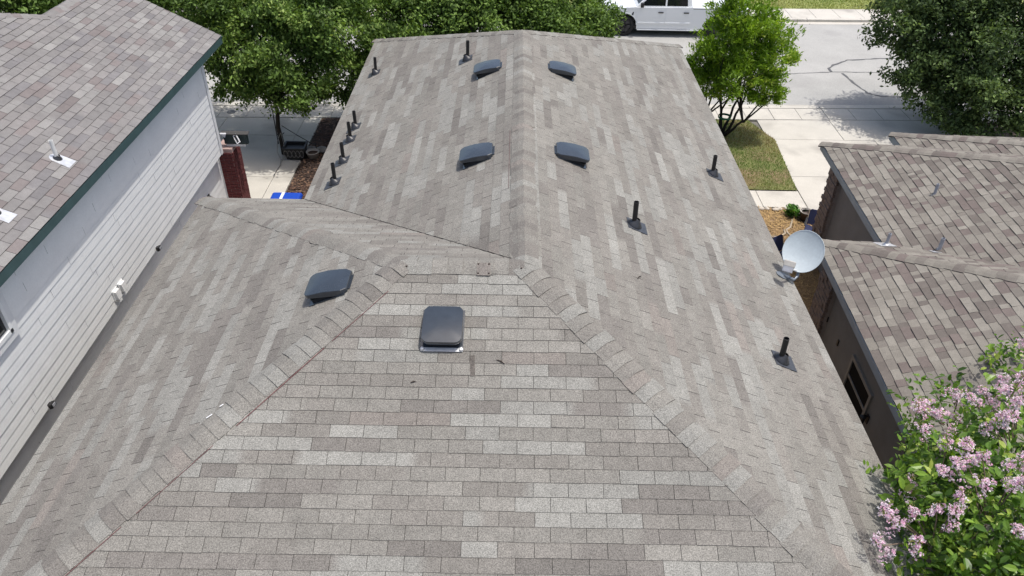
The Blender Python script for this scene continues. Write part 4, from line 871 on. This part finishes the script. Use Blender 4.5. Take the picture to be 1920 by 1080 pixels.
# crape myrtle in the gap at the right
t = thing('crape_myrtle', (4.15, -1.9, 0), 'crape myrtle in lilac-pink bloom between the two roofs at the lower right', 'flowering shrub')
bM = [((4.50, -0.85, 3.12), (0.48, 0.52, 0.45)), ((3.92, -1.75, 3.30), (0.46, 0.50, 0.50)), ((4.06, -2.30, 3.45), (0.60, 0.62, 0.60)), ((3.60, -2.40, 3.28), (0.38, 0.42, 0.40)), ((5.75, 0.02, 3.1), (0.42, 0.45, 0.4)), ((4.70, -1.52, 3.45), (0.6, 0.6, 0.6)), ((4.15, -1.9, 2.5), (0.42, 0.9, 0.7)), ((4.4, -3.0, 3.4), (0.8, 0.7, 0.6))]
rg = np.random.default_rng(31)
def leaf_geo():
    return np.array([(0, 0, 0), (0.22, 0.20, 0.045), (0.62, 0.23, 0.05), (1, 0, -0.05), (0.62, -0.23, 0.05), (0.22, -0.20, 0.045), (0.5, 0, -0.01)]), [(0, 6, 2, 1), (6, 3, 2), (0, 5, 4, 6), (6, 4, 3)]
LG_, LF_ = leaf_geo()
MYR = np.array([(0.045, 0.095, 0.014), (0.075, 0.155, 0.020), (0.125, 0.235, 0.028), (0.20, 0.33, 0.042), (0.36, 0.45, 0.09)])
B = np.array([[*b[0], *b[1]] for b in bM]); vol = B[:, 3] * B[:, 4] * B[:, 5]; NT = 1950; bi = rg.choice(len(B), NT, p=vol / vol.sum())
d = rg.normal(size=(NT, 3)); d /= np.linalg.norm(d, axis=1, keepdims=True); ph = rg.uniform(0, 6.28, (len(B), 3))
lump = 1 + 0.22 * np.sin(6 * d[:, 0] + ph[bi, 0]) * np.sin(5 * d[:, 1] + ph[bi, 1]); rad = 0.4 + 0.6 * rg.random(NT) ** 0.6
c = B[bi, :3] + d * B[bi, 3:] * (rad * lump)[:, None]
sprigs = []                                              # leaves in pairs along short twigs
leaves = []
for i in range(NT):
    ax = Vector(d[i] + rg.normal(0, 0.6, 3) + np.array([0, 0, 0.35])).normalized(); p = Vector(c[i]); nl = 5; sc = rg.uniform(0.8, 1.2); shade = rg.random()
    if p.x < 3.72 and p.z < 3.06: continue
    for k in range(nl):
        q = p + ax * 0.035 * k; az = Vector(rg.normal(0, 1, 3)); sd = ax.cross(az).normalized(); la = (sd + ax * 0.45 + Vector((0, 0, rg.uniform(-0.25, 0.2)))).normalized(); nz = Vector((rg.normal(0, 0.45), rg.normal(0, 0.45), 1)); nz = (nz - la * nz.dot(la)).normalized()
        L_ = 0.088 * sc * rg.choice((0.55, 0.8, 1.0, 1.0, 1.2)); ci = min(4, int((shade * 0.55 + rg.random() * 0.45) * 5)); leaves.append((q, la, nz, L_, MYR[ci] * rg.uniform(0.8, 1.2), rad[i]))
vis = sorted(range(len(leaves)), key=lambda i: -(leaves[i][3] / (leaves[i][0] - CAM_POS).length) * (1 if leaves[i][5] > 0.85 else 0.3) * (1 if pix(leaves[i][0]) and 0 < pix(leaves[i][0])[0] < 1024 and 0 < pix(leaves[i][0])[1] < 576 else 0.01))
solo = set(vis[:260]); vv = []; ff = []; cc_ = []
for i, (q, la, nz, L_, col, _) in enumerate(leaves):
    sd = nz.cross(la); R3 = np.array([la, sd, nz]).T
    pts = (LG_ * L_) @ R3.T
    if i in solo:
        MB().add([tuple(x) for x in pts], LF_, tuple(col)).build('leaf', M['leaf_myrtle'], t, loc=q - t.location, colored=True)
    else:
        b = len(vv); vv.extend((pts + np.array(q - t.location)).tolist()); ff.extend([tuple(j + b for j in f) for f in LF_]); cc_.extend([tuple(col)] * 7)
mb = MB(); mb.v = vv; mb.f = ff; mb.c = cc_; tag(mb.build('foliage', M['leaf_myrtle'], t, colored=True), kind='stuff')
r5 = random.Random(9)
for k in range(5):
    a = k * 1.256; p0 = Vector((0.06 * math.cos(a), 0.06 * math.sin(a), 0)); tgt = Vector(bM[k][0]) - t.location
    MB().tube([p0, p0 * 2 + Vector((0, 0, 1.0)), p0.lerp(tgt, 0.6) + Vector((0, 0, 0.4)), tgt], [0.035, 0.03, 0.02, 0.008], 8).build('stem', M['bark_pale'], t, smooth=True)
# blossom
def panicle_mesh(seed, L_=0.20, wd=0.075, nfl=85):
    r = np.random.default_rng(seed); v = []; f = []; c = []
    base = np.array([(0.90, 0.64, 0.76), (0.93, 0.73, 0.81), (0.86, 0.52, 0.68), (0.94, 0.82, 0.86)]); subs = [(r.normal(0, wd * 0.45), r.normal(0, wd * 0.45), L_ * (k_ / 5.0 - 0.35), r.uniform(0.5, 0.85)) for k_ in range(6)]
    for i in range(nfl):
        u = r.random() ** 0.8; a = r.uniform(0, 6.283); sb = subs[r.integers(0, 6)]; dv = r.normal(size=3); dv /= np.linalg.norm(dv); ctr = np.array(sb[:3]) + dv * wd * sb[3] * (0.7 + 0.3 * r.random())
        nrm = ctr / np.linalg.norm(ctr + 1e-6); col = base[r.integers(0, 4)] * r.uniform(0.85, 1.12)
        for k in range(5):
            ax = r.normal(size=3); ax -= nrm * ax.dot(nrm) * 0.6; ax /= np.linalg.norm(ax); sd = np.cross(ax, nrm + r.normal(0, 0.4, 3)); sd /= np.linalg.norm(sd); up_ = np.cross(sd, ax); l = r.uniform(0.012, 0.021); w = l * 0.8; b = len(v)
            v += [tuple(ctr + ax * 0.003), tuple(ctr + ax * l * 0.6 + sd * w / 2 + up_ * r.normal(0, 0.004)), tuple(ctr + ax * l + up_ * r.normal(0, 0.005)), tuple(ctr + ax * l * 0.6 - sd * w / 2 + up_ * r.normal(0, 0.004))]
            f.append((b, b + 1, b + 2, b + 3)); c += [tuple(np.minimum(col * r.uniform(0.9, 1.1), 0.95))] * 4
    for i in range(14):                                  # unopened buds
        ctr = np.array([r.normal(0, 0.02), r.normal(0, 0.02), L_ * r.uniform(0.5, 0.75)]); b = len(v); s_ = 0.006
        v += [tuple(ctr + np.array(q) * s_) for q in ((1, 0, 0), (0, 1, 0), (-1, 0, 0), (0, -1, 0), (0, 0, 1.2), (0, 0, -1.2))]
        f += [(b, b + 1, b + 4), (b + 1, b + 2, b + 4), (b + 2, b + 3, b + 4), (b + 3, b, b + 4), (b + 1, b, b + 5), (b + 2, b + 1, b + 5), (b + 3, b + 2, b + 5), (b, b + 3, b + 5)]; c += [(0.35, 0.33, 0.12)] * 6
    mb = MB(); mb.v = v; mb.f = f; mb.c = c; mb.tube([(0, 0, -L_ * 0.5), (0, 0, L_ * 0.8)], [0.004, 0.002], 5, col=(0.2, 0.22, 0.07)); me_o = mb.build('flower_cluster', M['petal'], None, colored=True); me = me_o.data; bpy.data.objects.remove(me_o); return me
pans = [panicle_mesh(s_, L_, w_, n_) for s_, L_, w_, n_ in ((1, 0.20, 0.07, 80), (2, 0.16, 0.06, 55), (3, 0.24, 0.075, 95), (4, 0.12, 0.05, 40))]
PP = [[5.56, -0.02, 3.55, 2], [4.68, -0.95, 3.70, 2], [4.65, -1.19, 4.0, 2], [4.5, -1.47, 4.06, 0], [4.33, -0.98, 3.68, 1], [4.32, -1.23, 3.86, 0], [4.09, -0.92, 3.48, 1], [4.02, -0.97, 3.48, 1], [4.15, -1.13, 3.57, 0], [4.15, -1.3, 3.6, 0], [3.71, -1.53, 3.78, 1], [4.36, -1.59, 3.98, 0], [4.25, -1.57, 3.89, 3], [3.82, -1.72, 3.85, 3], [3.81, -1.99, 3.98, 0], [3.89, -2.1, 4.06, 3], [3.61, -2.14, 3.92, 0], [3.7, -2.12, 3.98, 0], [3.75, -2.38, 4.05, 1], [4.12, -2.22, 4.11, 2], [3.98, -2.42, 4.11, 0], [3.48, -1.98, 3.53, 1], [3.17, -2.34, 3.6, 2], [3.29, -2.37, 3.68, 1], [3.53, -2.52, 3.79, 0], [3.94, -2.74, 3.94, 0], [3.6, -2.41, 3.93, 3], [3.28, -2.61, 3.61, 3], [3.48, -2.39, 3.75, 3], [3.07, -2.53, 3.45, 2], [4.80, -1.05, 3.72, 2], [4.56, -1.08, 3.74, 0], [3.20, -2.30, 3.50, 1]]
for i, (x, y, z, k) in enumerate(PP):
    o = bpy.data.objects.new('flower_cluster', pans[k]); COL.objects.link(o); o.parent = t; p = Vector((x, y, z)); o.location = p - t.location
    near = min(bM, key=lambda b: (Vector(b[0]) - p).length); out = (p - Vector(near[0])).normalized() + Vector((0, 0, 0.4)) + Vector((r5.uniform(-.4, .4), r5.uniform(-.4, .4), 0)); o.rotation_euler = out.to_track_quat('Z', 'Y').to_euler(); s_ = r5.uniform(0.9, 1.4); o.scale = (s_, s_, s_)
    q = Vector(near[0]); MB().tube([q.lerp(p, 0.2) - t.location, q.lerp(p, 0.7) + Vector((0, 0, 0.03)) - t.location, p - t.location], [0.008, 0.006, 0.004], 5).build('twig', M['bark_pale'], t)

# ------------------------------------------------------------------ white pickup across the street
pk = thing('pickup_truck', (3.70, 20.8, -0.035), 'white four-door pickup parked across the street, half hidden by trees', 'pickup truck')
def arc(cx, cz, r, a0, a1, n): return [(cx + r * math.cos(math.radians(a0 + (a1 - a0) * i / n)), cz + r * math.sin(math.radians(a0 + (a1 - a0) * i / n))) for i in range(n + 1)]
RWB = 3.25; WR = 0.36; AR = 0.44
low = [(-0.80, 0.35)] + [(-0.74, 0.30)] + arc(0, 0.36, AR, 190, -8, 14) + [(0.50, 0.28), (2.62, 0.28)] + arc(RWB, 0.36, AR, 188, -8, 14) + [(4.25, 0.38), (4.32, 0.45), (4.32, 1.02)]
upp = [(2.36, 1.04), (2.33, 1.06), (0.42, 1.03), (0.30, 1.03), (-0.5, 0.98), (-0.74, 0.90), (-0.82, 0.72)]
prof = low + upp; WD = 1.78
mb = MB(); n = len(prof); mb.add([(x, 0, z) for x, z in prof] + [(x, WD, z) for x, z in prof], [tuple(range(n)), tuple(range(2 * n - 1, n - 1, -1))] + [(i, n + i, n + (i + 1) % n, (i + 1) % n) for i in range(n)])
body = mb.build('body', M['carwhite'], pk, bevel=0.025)
cab = [(0.36, 1.02), (0.98, 1.60), (1.30, 1.68), (1.95, 1.66), (2.26, 1.52), (2.34, 1.03)]
ins = 0.14
mb = MB(); n = len(cab); hh = lambda z: ins * (z - 1.02) / 0.66 + 0.02
mb.add([(x, hh(z), z) for x, z in cab] + [(x, WD - hh(z), z) for x, z in cab], [tuple(range(n - 1, -1, -1)), tuple(range(n, 2 * n))] + [(i, (i + 1) % n, n + (i + 1) % n, n + i) for i in range(n)])
cabo = mb.build('cab', M['carwhite'], pk, bevel=0.03)
def side_glass(name, poly, parent):
    for s_ in (0, 1):
        v = [(x, (hh(z) - 0.006) if s_ == 0 else WD - hh(z) + 0.006, z) for x, z in poly] + [(x, (hh(z) + 0.01) if s_ == 0 else WD - hh(z) - 0.01, z) for x, z in poly]; n = len(poly)
        MB().add(v, [tuple(range(n)), tuple(range(2 * n - 1, n - 1, -1))] + [(i, (i + 1) % n, n + (i + 1) % n, n + i) for i in range(n)]).build(name, M['carglass'], parent)
side_glass('front_window', [(0.62, 1.075), (0.56, 1.12), (1.02, 1.54), (1.38, 1.58), (1.38, 1.075)], cabo)
side_glass('rear_window', [(1.44, 1.075), (1.44, 1.58), (1.90, 1.56), (2.12, 1.46), (2.16, 1.075)], cabo)
ws = [(0.46, 0.10, 1.10), (0.95, 0.20, 1.565), (0.95, WD - 0.20, 1.565), (0.46, WD - 0.10, 1.10)]
MB().add([(x - 0.012, y, z + 0.012) for x, y, z in ws], [(0, 3, 2, 1)]).build('windscreen', M['carglass'], cabo)
for x0, x1 in ((0.40, 1.41), (1.41, 2.30)):              # doors: a thin proud skin with a gap all round
    d_ = MB().add([(x0 + 0.008, -0.008, 0.42), (x1 - 0.008, -0.008, 0.42), (x1 - 0.008, -0.010, 0.70), (x0 + 0.008, -0.010, 0.70), (x1 - 0.008, -0.004, 1.02), (x0 + 0.008, -0.004, 1.02),
                   (x0 + 0.008, 0.01, 0.42), (x1 - 0.008, 0.01, 0.42), (x1 - 0.008, 0.01, 1.02), (x0 + 0.008, 0.01, 1.02)], [(0, 1, 2, 3), (3, 2, 4, 5), (0, 6, 7, 1), (1, 7, 8, 4, 2), (5, 4, 8, 9), (0, 3, 5, 9, 6)]).build('door', M['carwhite'], pk)
    MB().box(x1 - 0.26, x1 - 0.08, -0.045, -0.012, 0.84, 0.875).build('handle', M['carblack'], d_, bevel=0.006)
    MB().add([(x0 + 0.008, -0.0105, 0.44), (x1 - 0.008, -0.0105, 0.44), (x1 - 0.008, -0.022, 0.50), (x0 + 0.008, -0.022, 0.50), (x1 - 0.008, -0.011, 0.535), (x0 + 0.008, -0.011, 0.535)], [(0, 1, 2, 3), (3, 2, 4, 5)]).build('crease', M['carwhite'], d_)
MB().box(2.36, 4.28, -0.003, 0.01, 0.985, 1.0).build('bed_line', M['carblack'], pk)
MB().add([(0.20, -0.006, 0.72), (0.27, -0.006, 0.86), (0.30, -0.006, 0.86), (0.29, -0.006, 0.76), (0.24, -0.006, 0.68), (0.20, 0.01, 0.72), (0.27, 0.01, 0.86), (0.30, 0.01, 0.86), (0.29, 0.01, 0.76), (0.24, 0.01, 0.68)], [(4, 3, 2, 1, 0), (0, 1, 6, 5), (1, 2, 7, 6), (2, 3, 8, 7), (3, 4, 9, 8), (4, 0, 5, 9)]).build('fender_vent', M['carblack'], pk)
for s_ in (0, 1):
    y = -0.13 if s_ == 0 else WD + 0.02
    MB().box(0.50, 0.62, y, y + 0.11, 1.04, 1.20).build('mirror', M['carblack'], pk, bevel=0.025)
    MB().bar((0.58, y + 0.09 if s_ == 0 else y + 0.02, 1.07), (0.60, 0.03 if s_ == 0 else WD - 0.03, 1.05), 0.05, 0.03).build('mirror_arm', M['carblack'], pk)
for cx in (0.0, RWB):
    for s_ in (0, 1):
        yc = 0.02 if s_ == 0 else WD - 0.24; R_ = Matrix.Translation((cx, yc, 0.36)) @ Matrix.Rotation(math.radians(-90), 4, 'X')
        w_ = MB().lathe([(0.24, 0.0), (0.30, -0.005), (0.345, 0.02), (0.36, 0.05), (0.36, 0.17), (0.345, 0.2), (0.24, 0.21)], 28, R_).build('wheel', M['tyre'], pk, smooth=True)
        mb = MB().lathe([(0.24, 0.012), (0.225, 0.004), (0.22, 0.05), (0.0, 0.06)], 28, R_)
        for k in range(6):
            a = k * math.pi / 3
            for da in (-0.14, 0.14):
                p0 = R_ @ Vector((0.05 * math.cos(a), 0.05 * math.sin(a), 0.012)); p1 = R_ @ Vector((0.225 * math.cos(a + da), 0.225 * math.sin(a + da), 0.012)); mb.bar(p0, p1, 0.035, 0.03, up=(0, 1, 0))
        mb.build('rim', M['rim'], w_)
    pass
for cx in (0.0, RWB):
    mb = MB(); o_ = arc(cx, 0.36, AR, 190, -10, 18); i_ = arc(cx, 0.36, AR + 0.03, 190, -10, 18); n = len(o_)
    mb.add([(x, -0.012, z) for x, z in o_] + [(x, -0.012, z) for x, z in i_] + [(x, 0.02, z) for x, z in i_], [(i, i + 1, n + i + 1, n + i) for i in range(n - 1)] + [(n + i, n + i + 1, 2 * n + i + 1, 2 * n + i) for i in range(n - 1)]).build('arch_lip', M['carwhite'], pk)
    MB().box(cx - AR, cx + AR, 0.28, WD - 0.28, 0.40, 0.78).build('wheel_well', M['carblack'], pk)
MB().box(0.46, 2.66, -0.03, 0.10, 0.235, 0.275).build('running_board', M['carwhite'], pk, bevel=0.01)
MB().box(-0.7, 4.2, 0.2, WD - 0.2, 0.22, 0.40).build('chassis', M['carblack'], pk)
for y in (0.05, WD - 0.35): MB().box(-0.835, -0.74, y, y + 0.30, 0.72, 0.88).build('headlight', M['lamp_glass'], pk, bevel=0.02)
MB().box(-0.84, -0.78, 0.38, WD - 0.38, 0.52, 0.88).build('grille', M['carblack'], pk, bevel=0.01)
MB().box(-0.93, -0.76, 0.02, WD - 0.02, 0.34, 0.52).build('bumper', M['carblack'], pk, bevel=0.04)
for y in (-0.004, WD - 0.12): MB().box(4.26, 4.335, y, y + 0.124, 0.66, 1.0).build('tail_light', M['brick_red'], pk)

# ------------------------------------------------------------------ yard things, left
b_ = thing('recycling_cart', (-4.80, 7.12, 0), 'blue wheeled recycling cart with white label, lid peeking over the left eave', 'wheeled bin')
MB().add([(-0.24, -0.26, 0.06), (0.24, -0.26, 0.06), (0.24, 0.24, 0.06), (-0.24, 0.24, 0.06), (-0.30, -0.34, 0.98), (0.30, -0.34, 0.98), (0.30, 0.30, 0.98), (-0.30, 0.30, 0.98)], [(0, 3, 2, 1), (4, 5, 6, 7), (0, 1, 5, 4), (1, 2, 6, 5), (2, 3, 7, 6), (3, 0, 4, 7)]).build('body', M['bin_blue'], b_, bevel=0.03)
ld = MB().add([(-0.33, -0.38, 0.985), (0.33, -0.38, 0.985), (0.33, 0.34, 0.985), (-0.33, 0.34, 0.985), (-0.29, -0.32, 1.06), (0.29, -0.32, 1.06), (0.29, 0.30, 1.07), (-0.29, 0.30, 1.07)], [(0, 3, 2, 1), (4, 5, 6, 7), (0, 1, 5, 4), (1, 2, 6, 5), (2, 3, 7, 6), (3, 0, 4, 7)]).build('lid', M['bin_blue'], b_, bevel=0.03)
MB().box(-0.10, -0.04, -0.3, 0.28, 1.062, 1.074).build('label', M['white_print'], ld)
MB().tube([(-0.26, 0.36, 0.95), (-0.26, 0.41, 0.98), (0.26, 0.41, 0.98), (0.26, 0.36, 0.95)], 0.014, 8).build('handle', M['bin_blue'], b_)
for s_ in (-1, 1): MB().lathe([(0, -0.025), (0.11, -0.025), (0.12, 0), (0.11, 0.025), (0, 0.025)], 16, Matrix.Translation((s_ * 0.26, 0.26, 0.12)) @ Matrix.Rotation(math.radians(90), 4, 'Y')).build('wheel', M['tyre'], b_)
o = thing('shepherd_hook', (-6.25, 11.75, 0), 'thin black garden hook standing just right of the oak trunk', 'garden hook')
MB().tube([(0, 0, 0), (0, 0, 1.35), (0.03, 0, 1.45), (0.10, 0, 1.46), (0.13, 0, 1.38)], 0.014, 7).build('rod', M['metal_dark'], o)
MB().tube([(0, 0.0, 0.28), (0.16, 0, 0.30), (0.20, 0, 0.34)], 0.012, 6).build('step', M['metal_dark'], o)
rs = random.Random(4)
def rock(p, s_, m, lab, seed, cat='rock', grp='rocks beside the oak'):
    r = np.random.default_rng(seed); mb = MB(); n = 10; prof_ = [(0.02, 0.0), (0.8, 0.05), (1.0, 0.3), (0.85, 0.6), (0.45, 0.8), (0.02, 0.86)]; mb.lathe([(a * s_[0], b * s_[2]) for a, b in prof_], n)
    mb.v = [(x * (1 + r.normal(0, 0.10)), y * s_[1] / s_[0] * (1 + r.normal(0, 0.10)), z * (1 + r.normal(0, 0.06))) for x, y, z in mb.v]
    return tag(mb.build('rock', m, loc=p, smooth=True), lab, cat, grp)
rock((-5.27, 11.28, 0.015), (0.22, 0.17, 0.2), M['stone_grey'], 'large grey rock at the top of the mulch bed beside the planter', 1)
rock((-5.02, 11.36, 0.015), (0.14, 0.14, 0.16), M['stone_grey'], 'small grey rock next to the large rock, right end of the row', 2)
pt = thing('flower_pot', (-5.17, 10.98, 0.015), 'pale round pot in front of the grey rocks in the mulch bed', 'flower pot')
MB().lathe([(0.0, 0.02), (0.11, 0.0), (0.16, 0.17), (0.17, 0.18), (0.165, 0.2), (0.145, 0.19), (0.13, 0.12), (0, 0.12)], 18).build('body', M['terra_pale'], pt, smooth=True)
MB().lathe([(0, 0.155), (0.13, 0.15), (0.145, 0.14)], 14).build('soil', M['mulch_base'], pt)
pl = thing('planter', (-5.60, 11.02, 0.02), 'black wrought-iron planter at the foot of the oak trunk', 'planter')
MB().add([(-0.20, -0.16, 0.0), (0.20, -0.16, 0.0), (0.20, 0.16, 0.0), (-0.20, 0.16, 0.0), (-0.28, -0.22, 0.34), (0.28, -0.22, 0.34), (0.28, 0.22, 0.34), (-0.28, 0.22, 0.34), (-0.24, -0.18, 0.34), (0.24, -0.18, 0.34), (0.24, 0.18, 0.34), (-0.24, 0.18, 0.34), (-0.22, -0.17, 0.28), (0.22, -0.17, 0.28), (0.22, 0.17, 0.28), (-0.22, 0.17, 0.28)],
         [(0, 3, 2, 1), (0, 1, 5, 4), (1, 2, 6, 5), (2, 3, 7, 6), (3, 0, 4, 7), (4, 5, 9, 8), (5, 6, 10, 9), (6, 7, 11, 10), (7, 4, 8, 11), (8, 9, 13, 12), (9, 10, 14, 13), (10, 11, 15, 14), (11, 8, 12, 15), (12, 13, 14, 15)]).build('tub', M['metal_dark'], pl)
mb = MB()
for k in range(5):
    cx = -0.2 + 0.1 * k; mb.tube([(cx + 0.045 * math.cos(a), -0.215, 0.19 + 0.09 * math.sin(a)) for a in np.linspace(0, 6.0, 12)], 0.007, 5)
mb.build('scrollwork', M['stone_grey'], pl)
pa = thing('hanging_wire', (-5.95, 11.15, 0.02), 'pale looped wire leaning on the oak trunk beside the planter', 'wire')
MB().tube([(0.02, -0.05, 0.62), (-0.06, -0.16, 0.45), (-0.08, -0.26, 0.2), (0.0, -0.34, 0.02), (0.06, -0.6, 0.012), (0.02, -0.9, 0.012), (0.04, -1.2, 0.012)], 0.009, 6).build('strand', M['stone_grey'], pa)
MB().tube([(0.03, -0.05, 0.62), (0.10, -0.2, 0.4), (0.10, -0.3, 0.18), (0.02, -0.34, 0.03), (0.22, -0.30, 0.012)], 0.009, 6).build('strand', M['stone_grey'], pa)
o = thing('guy_rope', (-5.95, 11.18, 0), 'dark rope slanting from the oak trunk down to the mulch bed', 'rope')
MB().tube([(0.05, 0, 0.80), (0.42, 0.02, 0.52), (0.80, 0.05, 0.25)], 0.010, 6).build('rope', M['metal_dark'], o)
MB().tube([(0.80, 0.05, 0.30), (0.84, 0.06, 0.0)], 0.014, 6).build('peg', M['metal_dark'], o)

# ------------------------------------------------------------------ yard things, right
r = random.Random(12)
for i in range(11):
    x = 5.15 + i * 0.15 + r.uniform(-.03, .03)
    rock((x, 8.84 + r.uniform(-.03, .03), 0.01), (0.075 * r.uniform(.8, 1.2), 0.055, 0.08), M['stone'], 'white edging stone in the row between garden path and straw bed', 30 + i, 'edging stone', 'white edging stones')
for i in range(6):
    rock((6.50 + r.uniform(-.12, .14), 8.75 - i * 0.09 + r.uniform(-.03, .03), 0.01), (0.07, 0.06, 0.07), M['stone'], 'white stone in the heap around the dark pot', 50 + i, 'edging stone', 'white stones by the pot')
pot = thing('flower_pot', (6.47, 8.40, 0.012), 'dark clay pot with a saucer at the corner of the straw bed', 'flower pot')
MB().lathe([(0, 0.01), (0.09, 0.0), (0.125, 0.2), (0.145, 0.2), (0.145, 0.235), (0.12, 0.235), (0.11, 0.17), (0, 0.17)], 18).build('body', M['clay'], pot, smooth=True)
MB().lathe([(0.0, 0.012), (0.15, 0.0), (0.17, 0.03), (0.155, 0.02), (0, 0.02)], 18).build('saucer', M['clay'], pot)
MB().lathe([(0.105, 0.23), (0.14, 0.235), (0.15, 0.25), (0.13, 0.245)], 18).build('rim', M['terra_pale'], pot)
pt = thing('leafy_plant', (6.27, 8.60, 0.012), 'small bright green leafy plant beside the dark clay pot', 'plant')
crown_mesh('foliage', [((6.27, 8.60, 0.16), (0.20, 0.17, 0.13))], 60, 8, 0.075, 0.5, [(0.05, 0.14, 0.02), (0.08, 0.21, 0.03), (0.12, 0.28, 0.04)], 41, M['leaf_soft'], pt, 0.3, 0.03, 0, 0.4, clump=3)
MB().tube([(0, 0, 0), (0.01, 0.01, 0.15)], [0.012, 0.006], 6).build('stem', M['bark_pale'], pt)
for pts, lab in (([(6.20, 8.40, 0.03), (6.05, 8.05, 0.03), (5.93, 7.95, 0.03), (5.93, 7.82, 0.03), (6.0, 7.62, 0.03)], 'pale crooked hose lying on the straw right of the short one'), ([(5.88, 7.95, 0.03), (5.86, 7.78, 0.05), (5.72, 7.66, 0.03), (5.45, 7.66, 0.03)], 'short pale bent hose lying on the straw near the eave')):
    tag(MB().tube(pts, [0.022, 0.026, 0.026, 0.024, 0.018][:len(pts)], 8).build('garden_hose', M['rope'], None, smooth=True), lab, 'hose')
def camp_chair(p, rz, lab):
    c_ = thing('camp_chair', p, lab, 'folding chair', 'navy folding chairs', rz); c_.scale = (0.72, 0.72, 0.62); m_ = M['metal_dark']
    for sx in (-1, 1):
        MB().tube([(sx * 0.25, -0.24, 0), (sx * 0.25, 0.22, 0.40)], 0.011, 6).build('leg', m_, c_); MB().tube([(sx * 0.25, 0.24, 0), (sx * 0.25, -0.22, 0.40)], 0.011, 6).build('leg', m_, c_)
        MB().tube([(sx * 0.25, 0.18, 0.38), (sx * 0.26, 0.34, 0.86)], 0.012, 6).build('back_post', M['rope'], c_); MB().bar((sx * 0.27, -0.24, 0.58), (sx * 0.27, 0.24, 0.60), 0.05, 0.02).build('armrest', m_, c_)
    MB().add([(-0.25, -0.24, 0.40), (0, -0.22, 0.37), (0.25, -0.24, 0.40), (-0.25, 0.20, 0.38), (0, 0.18, 0.33), (0.25, 0.20, 0.38)] + [(-0.25, -0.24, 0.39), (0, -0.22, 0.36), (0.25, -0.24, 0.39), (-0.25, 0.20, 0.37), (0, 0.18, 0.32), (0.25, 0.20, 0.37)], [(0, 1, 4, 3), (1, 2, 5, 4), (9, 10, 7, 6), (10, 11, 8, 7)]).build('seat', M['navy'], c_)
    MB().add([(-0.26, 0.19, 0.40), (0.26, 0.19, 0.40), (0.27, 0.33, 0.84), (0.20, 0.35, 0.90), (-0.20, 0.35, 0.90), (-0.27, 0.33, 0.84)] + [(-0.26, 0.205, 0.40), (0.26, 0.205, 0.40), (0.27, 0.345, 0.84), (0.20, 0.365, 0.90), (-0.20, 0.365, 0.90), (-0.27, 0.345, 0.84)], [(0, 1, 2, 3, 4, 5), (11, 10, 9, 8, 7, 6)] + [(i, 6 + i, 6 + (i + 1) % 6, (i + 1) % 6) for i in range(6)]).build('backrest', M['navy'], c_)
camp_chair((5.45, 6.62, 0.015), math.radians(35), 'navy folding chair standing on the straw left of the dish')
camp_chair((6.40, 7.66, 0.015), math.radians(-25), 'navy folding chair against the brick corner of the right house')
